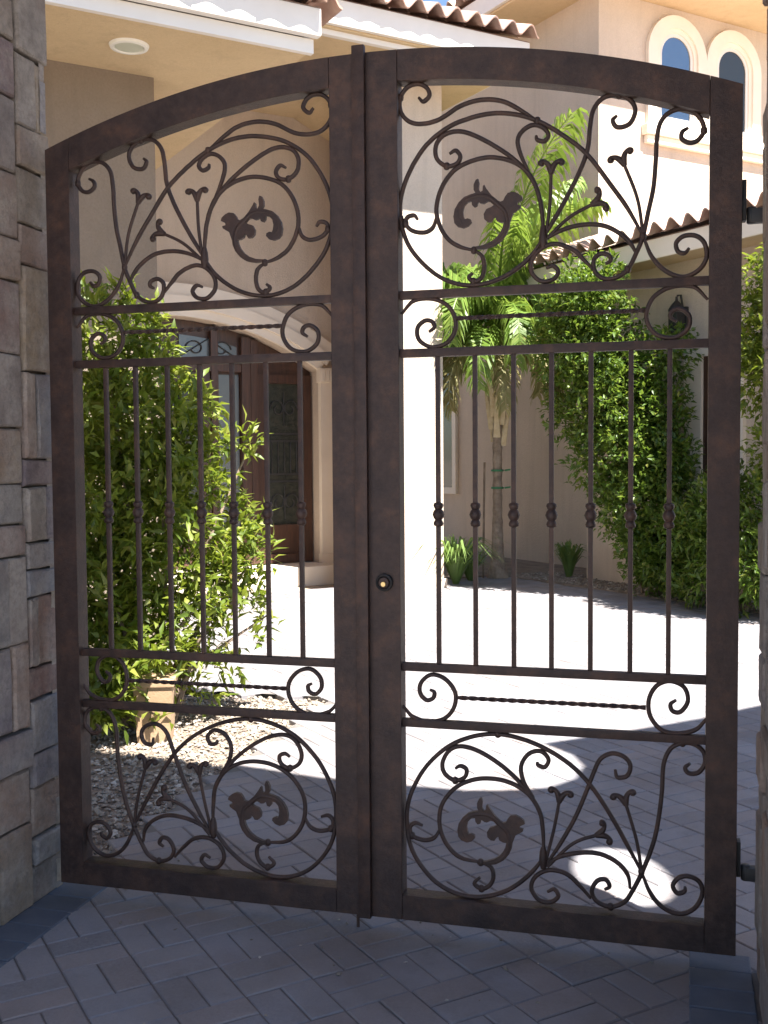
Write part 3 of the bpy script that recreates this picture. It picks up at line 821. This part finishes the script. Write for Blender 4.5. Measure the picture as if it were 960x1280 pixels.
tr = H(MB().plate([(2.67, 2.65), (3.395, 2.65)] + list(reversed(arc(AR - 0.18, 2.67, 3.395, 8))), [], fp, 9.495, 9.5185), 'transom_pane', 'tglass', door)
gr = MB()
for sx in (-1, 1):
    gr.tube([(3.03 + sx * 0.17 + sx * (0.12 - 0.012 * t) * math.cos(t), 9.48, 2.78 + (0.105 - 0.011 * t) * math.sin(t)) for t in [i * 0.4 for i in range(16)]], 0.008, 6)
gr.tube([(2.69, 9.48, 2.69), (3.03, 9.48, 2.90), (3.37, 9.48, 2.69)], 0.008, 6)
H(gr, 'transom_grille', 'black', tr)

# projecting pier right of the door and the wall behind it
H(MB().box(4.152, 5.0, 7.37, 8.38, -0.078, 5.60), 'corner_pier', 'stucco')
H(MB().box(4.612, 4.998, 8.381, 12.5, -0.078, 5.598), 'corner_wall', 'stucco')
H(MB().box(4.14, 5.02, 7.33, 7.368, -0.075, 0.10), 'pier_base', 'stucco')
# main eave over the entry
H(MB().box(1.85, 5.56, 6.62, 12.9, 5.601, 5.70), 'main_soffit', 'stucco_warm')
H(MB().box(1.85, 5.58, 6.66, 6.72, 5.55, 5.6005), 'eave_moulding', 'fascia')
H(MB().box(1.85, 5.60, 6.56, 6.619, 5.62, 5.86, 0.012), 'fascia_board', 'fascia')
H(MB().box(5.562, 5.60, 6.6195, 12.9, 5.62, 5.86), 'fascia_board', 'fascia')

# left wing: wall, side wall, wide soffit, fascia
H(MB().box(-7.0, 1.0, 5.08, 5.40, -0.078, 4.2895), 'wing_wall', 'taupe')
H(MB().box(0.72, 0.9995, 5.401, 9.65, -0.078, 4.2895), 'wing_side_wall', 'stucco')
H(MB().box(-7.0, 1.80, 4.10, 9.29, 4.29, 4.37), 'wing_soffit', 'stucco_warm')
H(MB().box(-7.0, 1.82, 4.055, 4.099, 4.275, 4.372), 'eave_moulding', 'fascia')
H(MB().box(-7.0, 1.85, 3.985, 4.0545, 4.375, 4.565, 0.012), 'fascia_board', 'fascia')
H(MB().box(1.77, 1.82, 4.1, 9.28, 4.3705, 4.565), 'fascia_board', 'fascia')
# soffit downlight
lt = H(MB().lathe([(0.095, 4.2895), (0.105, 4.268), (0.128, 4.272), (0.136, 4.2895)], (0.66, 4.55, 0), 32), 'downlight', 'white', house, True)
H(MB().lathe([(0.02, 4.276), (0.094, 4.276), (0.094, 4.2885)], (0.66, 4.55, 0), 32), 'lens', 'lens', lt, True)

# two-storey block at the back right
H(MB().box(7.63, 13.5, 7.82, 13.0, -0.078, 7.30), 'upper_wall', 'stucco')
H(MB().box(6.90, 14.2, 7.09, 13.5, 7.301, 7.42), 'upper_soffit', 'stucco_warm')
H(MB().box(6.84, 6.8995, 7.05, 13.5, 7.33, 7.58, 0.01), 'fascia_board', 'fascia')
H(MB().box(6.84, 14.2, 7.03, 7.0895, 7.33, 7.58, 0.01), 'fascia_board', 'fascia')
H(MB().add([(6.84, 7.03, 7.585), (14.2, 7.03, 7.585), (14.2, 13.5, 7.585), (6.84, 13.5, 7.585), (9.5, 9.8, 8.7), (14.2, 9.8, 8.7)], [(0, 1, 5, 4), (0, 4, 3), (3, 4, 5, 2), (1, 2, 5), (0, 3, 2, 1)]), 'upper_roof', 'tile')
def arched_window(ac, mat, tag_):
    hw, zs, zb = 0.25, 6.68, 5.80
    def loop(r, z0, n=16):
        return [(ac - r, z0), (ac + r, z0)] + [(ac + r * math.cos(math.pi * k / n), zs + r * math.sin(math.pi * k / n)) for k in range(n + 1)]
    w = H(MB().plate(loop(0.52, zb - 0.06), [loop(0.36, zb)], lambda u, w_, d: (u, d, w_), 7.76, 7.8195), 'window', 'trim')
    H(MB().plate(loop(0.36, zb + 0.002), [loop(0.30, zb + 0.05)], lambda u, w_, d: (u, d, w_), 7.785, 7.8192), 'frame', 'trim', w)
    H(MB().plate(loop(0.30, zb + 0.052), [loop(0.255, zb + 0.09)], lambda u, w_, d: (u, d, w_), 7.80, 7.8194), 'sash', 'fascia', w)
    H(MB().plate(loop(0.255, zb + 0.092), [], lambda u, w_, d: (u, d, w_), 7.813, 7.8197), 'pane', mat, w)
    return w
arched_window(8.93, 'wglass', 0)
arched_window(9.965, 'wdark', 1)
H(MB().box(8.34, 10.9, 7.70, 7.8185, 5.60, 5.735, 0.015), 'window_sill', 'trim')
H(MB().box(8.38, 10.9, 7.74, 7.8183, 5.50, 5.5985, 0.01), 'sill_moulding', 'trim')

# tall narrow window in the shaded side wall
sw = H(MB().plate([(11.05, 0.9), (12.2, 0.9), (12.2, 3.0), (11.05, 3.0)], [[(11.15, 1.0), (12.1, 1.0), (12.1, 2.9), (11.15, 2.9)]], lambda u, w, d: (d, u, w), 7.58, 7.629), 'window', 'trim')
H(MB().box(7.62, 7.6293, 11.151, 12.099, 1.001, 2.899), 'pane', 'wdark', sw)

# low extension in front of it
H(MB().box(6.85, 9.5, 2.2, 7.11, -0.078, 3.50), 'extension_wall', 'stucco')
H(MB().box(6.335, 9.9, 1.8, 7.80, 3.501, 3.57), 'extension_soffit', 'stucco_warm')
H(MB().box(6.30, 6.334, 1.8, 7.83, 3.46, 3.66, 0.01), 'fascia_board', 'trim')
H(MB().box(6.34, 9.9, 7.801, 7.819, 3.46, 3.66), 'fascia_board', 'trim')
e0 = 3.665
H(MB().add([(6.30, 1.8, e0), (6.30, 7.8, e0), (7.9, 1.8, e0 + 0.52), (7.9, 6.9, e0 + 0.52), (9.5, 1.8, e0), (9.5, 7.8, e0)], [(0, 1, 3, 2), (1, 5, 3), (3, 5, 4, 2), (0, 2, 4), (0, 4, 5, 1)]), 'extension_roof', 'tile')
tri = H(MB().plate([(4.7, 0.15), (5.5, 0.15), (5.5, 2.6), (4.7, 2.6)], [[(4.82, 0.2), (5.26, 0.2), (5.26, 2.48), (4.82, 2.48)]], lambda u, w, d: (d, u, w), 6.80, 6.849), 'side_door_frame', 'trim')
H(MB().box(6.835, 6.8493, 4.821, 5.259, 0.201, 2.479), 'side_door', 'wood', tri)
# wall lantern
ln = H(MB().box(6.80, 6.848, 5.48, 5.58, 2.78, 3.02, 0.01), 'wall_lantern', 'black')
lb_ = MB().box(6.66, 6.78, 5.47, 5.59, 2.74, 2.98, 0.008); H(lb_, 'lantern_cage', 'black', ln)
H(MB().lathe([(0.09, 2.98), (0.06, 3.03), (0.015, 3.08), (0.012, 3.12)], (6.72, 5.53, 0), 10), 'lantern_cap', 'black', ln)
H(MB().tube([(6.82, 5.53, 2.95), (6.78, 5.53, 3.14), (6.73, 5.53, 3.13)], 0.012, 6), 'lantern_arm', 'black', ln)

# chimney stack beyond the entry roof
H(MB().box(4.9, 5.5, 11.6, 12.3, 5.9, 8.75), 'chimney', 'stucco')

# roofs with barrel tiles
def stile_mesh(w=0.23, l=0.44):
    n = 10
    prof = []
    for i in range(n + 1):
        t = i / n
        x = (t - 0.5) * w * 1.06
        z = 0.055 * math.cos(2 * math.pi * (t - 0.5)) + 0.055
        prof.append((x, z))
    v = []
    for y, k in ((0, 1.0), (l, 0.96)):
        for x, z in prof: v.append((x * k, y, z * k + 0.016))
        for x, z in prof: v.append((x * k, y, z * k))
    m = n + 1
    f = []
    for i in range(n):
        f.append((i, i + 1, 2 * m + i + 1, 2 * m + i))
        f.append((m + i, 3 * m + i, 3 * m + i + 1, m + i + 1))
        f.append((i, m + i, m + i + 1, i + 1))
    me = mesh('tile', v, f)
    me.materials.append(M['tile'])
    me.polygons.foreach_set('use_smooth', [True] * len(me.polygons))
    me.set_sharp_from_angle(angle=R(50))
    return me
TM = stile_mesh()
def tiles(parent, p0, along, n, uphill, pitch, courses, course_len=0.38, step=0.23):
    """rows of tiles starting at p0, spaced along the eave; uphill is the level direction up the slope"""
    al, uh = Vector(along), Vector(uphill)
    sl = uh * math.cos(pitch) + Vector((0, 0, math.sin(pitch)))
    nrm = al.cross(sl)
    if nrm.z < 0: nrm = -nrm
    xa = sl.cross(nrm)
    for c in range(courses):
        for i in range(n):
            p = Vector(p0) + al * (step * (i + 0.5)) + sl * (course_len * c) + nrm * (0.012 * c * 0)
            tilt = R(random.uniform(-0.8, 0.8))
            o = bpy.data.objects.new('tile', TM)
            COL.objects.link(o)
            o.parent = parent
            s2 = (sl + nrm * 0.028).normalized(); n2 = xa.cross(s2)
            m = Matrix((xa, s2, n2)).transposed().to_4x4()
            m.translation = p + Vector((random.uniform(-.006, .006), random.uniform(-.008, .008), 0)) + nrm * (0.014)
            o.matrix_local = m @ Matrix.Rotation(tilt, 4, 'Z')
PT = R(20)
mr = MB().add([(1.6, 6.56, 5.865), (5.60, 6.56, 5.865), (5.60, 11.0, 7.45), (1.6, 11.0, 7.45), (5.60, 11.0, 5.87), (1.6, 11.0, 5.87)], [(0, 1, 2, 3), (1, 4, 2), (0, 3, 5), (3, 2, 4, 5), (0, 5, 4, 1)])
main_roof = H(mr, 'main_roof', 'tile')
tiles(main_roof, (1.95, 6.46, 5.855), (1, 0, 0), 16, (0, 1, 0), PT, 4)
wr = MB().add([(-7, 3.985, 4.57), (1.84, 3.985, 4.57), (1.84, 8.3, 5.95), (-7, 8.3, 5.95), (1.84, 8.3, 4.57), (-7, 8.3, 4.57)], [(0, 1, 2, 3), (1, 4, 2), (0, 3, 5), (3, 2, 4, 5), (0, 5, 4, 1)])
wing_roof = H(wr, 'wing_roof', 'tile')
tiles(wing_roof, (-2.30, 3.895, 4.555), (1, 0, 0), 18, (0, 1, 0), R(18), 2)
for k in range(4):     # stacked end tiles at the corner of the wing roof
    o = bpy.data.objects.new('end_tile', TM); COL.objects.link(o); o.parent = wing_roof
    o.location = (1.86, 3.94 + 0.05 * k, 4.575 + 0.055 * k); o.rotation_euler = (R(6), R(8), R(-8 + 5 * k))
ext_roof = [o for o in house.children if o.name.startswith('extension_roof')][0]
tiles(ext_roof, (6.22, 2.2, 3.665), (0, 1, 0), 24, (1, 0, 0), R(18), 4)
up_roof = [o for o in house.children if o.name.startswith('upper_roof')][0]
tiles(up_roof, (6.76, 7.0, 7.585), (0, 1, 0), 24, (1, 0, 0), R(20), 2)

# ------------------------------------------------------------------ plants
def leaf_mesh(name, pos, dirs, nrms, length, width, fold=0.25, curl=0.2):
    """many lanceolate leaves, each a folded 4-triangle blade; all numpy arrays (n,3)"""
    n = len(pos)
    d = dirs / np.linalg.norm(dirs, axis=1, keepdims=True)
    s_ = np.cross(d, nrms); s_ /= np.maximum(np.linalg.norm(s_, axis=1, keepdims=True), 1e-6)
    u_ = np.cross(s_, d)
    L = length[:, None]; Wd = width[:, None]
    v = np.empty((n, 6, 3))
    v[:, 0] = pos
    v[:, 1] = pos + d * L * 0.42 + s_ * Wd * 0.5 + u_ * Wd * fold
    v[:, 2] = pos + d * L * 0.42 - s_ * Wd * 0.5 + u_ * Wd * fold
    v[:, 3] = pos + d * L * 0.5 - u_ * 0.0
    v[:, 4] = pos + d * L * 0.97 - u_ * L * curl
    v[:, 5] = pos + d * L * 0.45
    f = np.array([(0, 1, 3), (0, 3, 2), (1, 4, 3), (3, 4, 2)])
    F = (f[None] + (np.arange(n) * 6)[:, None, None]).reshape(-1, 3)
    me = bpy.data.meshes.new(name)
    V = v.reshape(-1, 3)
    me.vertices.add(len(V)); me.vertices.foreach_set('co', V.ravel())
    me.loops.add(len(F) * 3); me.loops.foreach_set('vertex_index', F.ravel().astype(np.int32))
    me.polygons.add(len(F)); me.polygons.foreach_set('loop_start', np.arange(0, len(F) * 3, 3, dtype=np.int32))
    me.update(calc_edges=True); me.validate()
    return me

def foliage(name, clumps, seed, per, ll, lw, upb=0.5, shell=0.45, tips=6, jit=0.05):
    """leaves in rosettes spread through clumps (x, y, z, r[, weight])"""
    rs = np.random.RandomState(seed)
    P_, D_, N_ = [], [], []
    for c in clumps:
        cx = np.array(c[:3]); r = c[3]; wgt = c[4] if len(c) > 4 else 1.0
        m = max(4, int(per * wgt * (r / 0.3) ** 2 / tips))
        q = rs.normal(size=(m, 3)); q /= np.linalg.norm(q, axis=1, keepdims=True)
        rad = r * (shell + (1.12 - shell) * rs.uniform(size=(m, 1)) ** 0.8)
        tip = cx + q * rad * np.array([1, 1, 1.05])
        ax = q * 0.8 + np.array([0, 0, upb]) + rs.normal(size=(m, 3)) * 0.3
        ax /= np.linalg.norm(ax, axis=1, keepdims=True)
        for k in range(tips):
            dd = ax + rs.normal(size=(m, 3)) * 0.75
            P_.append(tip + rs.normal(size=(m, 3)) * jit * 0.5); D_.append(dd)
            N_.append(np.array([0, 0, 1.0]) + rs.normal(size=(m, 3)) * 0.5)
    P_, D_, N_ = map(np.concatenate, (P_, D_, N_))
    keep = P_[:, 2] > 0.02
    P_, D_, N_ = P_[keep], D_[keep], N_[keep]
    n = len(P_)
    return leaf_mesh(name, P_, D_, N_, rs.uniform(ll * 0.5, ll * 1.3, n), rs.uniform(lw * 0.7, lw * 1.15, n))

def branches(base, clumps, rng, r0_=0.02, n=10):
    mb = MB()
    for c in rng.sample(clumps, min(n, len(clumps))):
        b = Vector(base) + Vector((rng.uniform(-.12, .12), rng.uniform(-.12, .12), -0.05))
        e = Vector(c[:3])
        m_ = (b + e) / 2 + Vector((rng.uniform(-.08, .08), rng.uniform(-.08, .08), 0.1))
        pts = smooth_curve([tuple(b), tuple((b * 2 + m_ * 3) / 5 + Vector((0, 0, .05))), tuple(m_), tuple(e)], 4)
        k = len(pts)
        mb.tube([Vector(p) for p in pts], [r0_ * (1 - 0.75 * i / (k - 1)) for i in range(k)], 6)
    return mb

# big leafy shrub behind the left leaf of the gate
rng = random.Random(12)
OC = [(-2.13, 2.2, 2.13, 0.3), (-1.95, 2.3, 2.22, 0.18), (-1.90, 2.4, 2.05, 0.14), (-2.13, 2.1, 1.69, 0.36), (-1.91, 2.3, 1.7, 0.36), (-1.76, 2.4, 1.76, 0.19), (-1.60, 2.5, 1.58, 0.15), (-1.45, 2.6, 1.54, 0.1), (-2.1, 2.1, 1.26, 0.4), (-1.84, 2.3, 1.26, 0.38), (-1.70, 2.5, 1.29, 0.22), (-1.49, 2.6, 1.09, 0.16), (-2.05, 2.0, 0.84, 0.4), (-1.8, 2.3, 0.81, 0.4), (-1.58, 2.5, 0.8, 0.28, .7), (-1.42, 2.6, 0.92, 0.15), (-1.5, 2.6, 0.72, 0.2, .8), (-2.01, 2.0, 0.46, 0.36), (-1.81, 2.3, 0.46, 0.33, .7), (-1.6, 2.6, 0.41, 0.24, .4), (-1.4, 2.7, 0.55, 0.12, .5), (-2.06, 1.9, 0.2, 0.22), (-1.95, 2.1, 0.2, 0.2), (-1.74, 2.4, 0.16, 0.17, .5), (-1.80, 1.80, 0.40, 0.12, .9), (-1.66, 1.88, 0.42, 0.1, .7), (-1.9, 1.75, 0.15, 0.13), (-1.72, 1.9, 0.14, 0.09, .6), (-2.1, 1.75, 0.35, 0.25), (-2.15, 1.8, 0.75, 0.3), (-2.35, 2.6, 1.3, 0.5), (-2.3, 2.5, 0.7, 0.45), (-2.4, 2.7, 1.8, 0.4)]
t = empty('oleander_shrub', (0, 0, 0), 0, 'large sunlit oleander shrub behind the left gate leaf', 'shrub')
link('foliage', foliage('foliage', [(c[0] - 0.03, c[1], c[2], c[3] * 0.88) + tuple(c[4:]) for c in OC], 5, 780, 0.096, 0.031, 0.55, 0.3, 7), M['oleander'], t)
branches((-1.95, 2.25, 0), OC, rng, 0.022, 16).build('stem', M['bark'], t)
# planter almost hidden by it
t = empty('planter', (-1.77, 2.02, -0.03), R(20), 'tan square planter standing in the gravel under the shrub', 'planter')
mb = MB().add([(-.085, -.085, 0), (.085, -.085, 0), (.085, .085, 0), (-.085, .085, 0), (-.10, -.10, .30), (.10, -.10, .30), (.10, .10, .30), (-.10, .10, .30)], [(0, 3, 2, 1), (4, 5, 6, 7), (0, 1, 5, 4), (1, 2, 6, 5), (2, 3, 7, 6), (3, 0, 4, 7)])
mb.build('pot', M['planter'], t)
MB().box(-.11, .11, -.11, .11, .3002, .34, .006).build('rim', M['planter'], t)

# palm in the back corner
pb = AB(6.07, 7.83)
palm = empty('palm_tree', (pb.x, pb.y, 0), 0, 'young palm tree with drooping feathery fronds in the back corner', 'palm')
rng = random.Random(5)
prof = []
for i in range(26):
    z = i * 0.075
    prof.append((0.085 - 0.030 * min(1, z / 0.8) + 0.006 * (i % 2) + (0.05 * max(0, 0.25 - z) / 0.25), z))
auto_smooth(MB().lathe(prof, (0, 0, 0), 14).build('trunk', M['palmbark'], palm), 50)
hk = MB()
for k in range(22):
    an = k * 2.4; z = 1.6 + 0.05 * k
    c_, s_ = math.cos(an), math.sin(an)
    hk.tube([(c_ * 0.06, s_ * 0.06, z), (c_ * 0.10, s_ * 0.10, z + 0.22), (c_ * 0.15, s_ * 0.15, z + 0.5)], [0.05, 0.035, 0.012], 6, 0.5)
auto_smooth(hk.build('husk', M['husk'], palm), 50)
for z in (1.09, 1.30):
    mb = MB().lathe([(0.072, -0.012), (0.078, -0.010), (0.078, 0.010), (0.072, 0.012)], (0, 0, z), 16)
    mb.tube([(0.09, 0, z), (0.16, -0.02, z + 0.01)], 0.012, 6)
    mb.build('plant_tie', M['tie'], palm)
MB().tube([(-0.17, -0.05, 0), (-0.15, -0.04, 1.4)], 0.014, 6).build('stake', M['bark'], palm)
def frond(an, elev, length, droop, seed, mat):
    r_ = random.Random(seed)
    n = 22
    pts = []
    p = Vector((0, 0, 2.75)); e = elev
    d0 = Vector((math.cos(an), math.sin(an), 0))
    for i in range(n + 1):
        pts.append(p.copy())
        p = p + (d0 * math.cos(e) + Vector((0, 0, math.sin(e)))) * (length / n)
        e -= droop / n * (0.5 + 1.2 * i / n)
    mb = MB()
    mb.tube(pts, [0.020 * (1 - 0.85 * i / n) + 0.002 for i in range(n + 1)], 5)
    side = Vector((-math.sin(an), math.cos(an), 0))
    for i in range(3, n + 1):
        for k in (0, 0.25, 0.5, 0.75):
            if i == n and k: continue
            q = pts[i].lerp(pts[min(i + 1, n)], k)
            tg = (pts[min(i + 1, n)] - pts[i - 1]).normalized()
            t_ = (i + k) / n
            ll = 0.44 * math.sin(math.pi * min(1, 0.12 + 0.83 * t_)) ** 0.6 * length / 2.2 + 0.06
            for sg in (-1, 1):
                dr = (side * sg * r_.uniform(0.45, 0.8) + tg * r_.uniform(0.4, 0.9) + Vector((0, 0, r_.uniform(-0.25, 0.35)))).normalized()
                w = 0.019 * r_.uniform(0.8, 1.3)
                a1 = q + dr * ll * 0.4
                dr2 = (dr + Vector((0, 0, -r_.uniform(0.9, 2.0)))).normalized()
                a2 = a1 + dr2 * ll * 0.35
                dr3 = (dr2 + Vector((0, 0, -1.2))).normalized()
                a3 = a2 + dr3 * ll * 0.3
                wv = tg * w
                mb.add([q - wv * .5, q + wv * .5, a1 + wv, a1 - wv, a2 + wv * .8, a2 - wv * .8, a3], [(0, 1, 2, 3), (3, 2, 4, 5), (5, 4, 6)])
    me = mesh('frond', mb.v, mb.f)
    return link('frond', me, M[mat], palm)
FR = [(-0.75, 1.48, 2.9, 1.0), (0.9, 1.48, 2.7, 1.1), (-1.3, 1.4, 2.3, 1.7), (2.2, 1.35, 2.2, 1.9), (-2.4, 1.3, 2.1, 2.4), (-0.7, 1.4, 2.5, 1.7),
      (-1.8, 1.15, 2.0, 3.0), (-0.2, 1.2, 2.0, 3.0), (-2.9, 1.1, 1.9, 3.0), (0.9, 1.15, 1.9, 3.0), (-1.2, 1.0, 1.9, 3.2), (2.8, 1.0, 1.8, 3.0), (1.7, 1.1, 1.9, 2.9), (-2.3, 0.9, 1.8, 3.2),
      (-0.6, 0.9, 1.8, 3.2), (0.4, 0.8, 1.7, 3.0), (-1.6, 0.6, 1.6, 2.8), (-2.7, 0.5, 1.5, 2.7), (-0.9, 0.5, 1.6, 2.7), (0.0, 0.4, 1.4, 2.4), (-2.0, 0.2, 1.5, 2.2), (3.0, 0.2, 1.4, 2.2), (-1.3, 0.1, 1.4, 2.0), (-0.4, 0.0, 1.3, 1.8)]
for i, (an, el, ln_, dr) in enumerate(FR):
    frond(an, el, ln_, dr, i, 'frond' if i < 18 else 'dryfrond')

def strap_plant(name, p, n, h, label, seed, mat='lily', spread=1.1, cat='plant'):
    t = empty(name, p, 0, label, cat, 'strap-leaved clumps by the far wall')
    r_ = random.Random(seed)
    for i in range(n):
        an = r_.uniform(0, 6.28); l = h * r_.uniform(0.75, 1.25); lean = r_.uniform(0.1, spread)
        d = Vector((math.cos(an), math.sin(an), 0)); s_ = Vector((-d.y, d.x, 0))
        w = 0.011 * r_.uniform(0.8, 1.3)
        p0 = d * 0.03
        p1 = p0 + d * l * 0.25 * lean + Vector((0, 0, l * 0.5))
        p2 = p1 + d * l * 0.35 * lean * 1.2 + Vector((0, 0, l * 0.32))
        p3 = p2 + d * l * 0.4 * lean * 1.4 + Vector((0, 0, l * (0.15 - 0.45 * lean)))
        mb = MB().add([p0 - s_ * w, p0 + s_ * w, p1 + s_ * w * 1.1, p1 - s_ * w * 1.1, p2 + s_ * w * .8, p2 - s_ * w * .8, p3], [(0, 1, 2, 3), (3, 2, 4, 5), (5, 4, 6)])
        link('leaf', mesh('leaf', mb.v, mb.f), M[mat], t)
    return t
q = AB(5.28, 7.55); strap_plant('strap_leaf_plant', (q.x, q.y, 0.0), 150, 0.55, 'sunlit strap-leaved clump at the foot of the palm', 3)
q = AB(5.62, 7.75); strap_plant('strap_leaf_plant', (q.x, q.y, 0.0), 80, 0.36, 'shaded strap-leaved clump between the bright clump and palm trunk', 9)
q = AB(6.78, 7.35); strap_plant('strap_leaf_plant', (q.x, q.y, 0.0), 120, 0.42, 'dark upright strap-leaved clump against the shaded tan wall', 4, spread=0.6)

def shrub(name, label, clumps, base, seed, per, mat='ficus', ll=0.075, lw=0.034, cat='shrub', nst=8, trunk='stem', r0_=0.02):
    t = empty(name, (0, 0, 0), 0, label, cat)
    link('foliage', foliage('foliage', clumps, seed, per, ll, lw, 0.3, 0.35, 6), M[mat], t)
    branches(base, clumps, random.Random(seed), r0_, nst).build(trunk, M['bark'], t)
    return t
def AC_(a, b, z, r, w=1.0):
    p = AB(a, b); return (p.x, p.y, z, r, w)
hc = [AC_(6.0, 6.15, 3.05, .32), AC_(5.95, 5.8, 3.1, .36), AC_(6.05, 6.2, 2.6, .40), AC_(6.1, 5.85, 2.6, .45), AC_(6.5, 5.25, 2.5, .25, .7), AC_(6.35, 6.3, 2.0, .42), AC_(6.3, 5.7, 2.0, .48), AC_(6.4, 5.3, 1.9, .3), AC_(6.35, 5.9, 1.45, .42), AC_(6.35, 5.5, 1.5, .42), AC_(6.4, 5.15, 1.4, .28), AC_(6.35, 5.65, 0.95, .36), AC_(6.4, 5.35, 1.0, .38), AC_(6.4, 5.45, 0.5, .3), AC_(6.45, 5.2, 0.6, .35), AC_(6.4, 5.3, 0.3, .25, .5)]
q = AB(6.45, 5.6); shrub('ficus_shrub', 'tall dense green shrub trained against the tan wall right of palm', [(c[0] - 0.11, c[1] - 0.11, c[2], c[3] * 1.08, 1.0) for c in hc], (q.x, q.y, 0), 21, 1150, 'ficus', 0.080, 0.036)
sc = [AC_(6.15, 4.75, 0.75, .3), AC_(6.15, 4.4, 0.85, .34), AC_(6.15, 4.0, 0.9, .36), AC_(6.2, 4.85, .4, .28), AC_(6.1, 4.5, .4, .32), AC_(6.1, 4.1, .4, .36), AC_(6.1, 3.7, .5, .36), AC_(6.2, 3.5, .95, .34), AC_(6.2, 4.3, 1.15, .26)]
q = AB(6.15, 4.2); shrub('low_shrub', 'low spreading green shrub at the foot of the wall beside the hinge stile', sc, (q.x, q.y, 0), 33, 800, 'ficus', 0.10, 0.030)
tc = [AC_(6.2, 3.75, 2.9, .36), AC_(6.15, 3.4, 3.0, .42), AC_(6.2, 3.9, 2.55, .34), AC_(6.1, 3.5, 2.4, .42), AC_(6.15, 3.75, 2.05, .26, .6), AC_(6.2, 3.2, 2.0, .36, .6), AC_(6.2, 3.0, 2.7, .45), AC_(6.1, 3.85, 2.2, .3), AC_(6.15, 3.75, 1.55, .26, .7), AC_(6.1, 3.5, 1.3, .28, .8)]
q = AB(6.25, 3.55); shrub('small_tree', 'small bright green tree seen in the gap right of the gate', tc, (q.x, q.y, 0), 40, 900, 'oleander', 0.085, 0.036, 'tree', 7, 'trunk', 0.03)
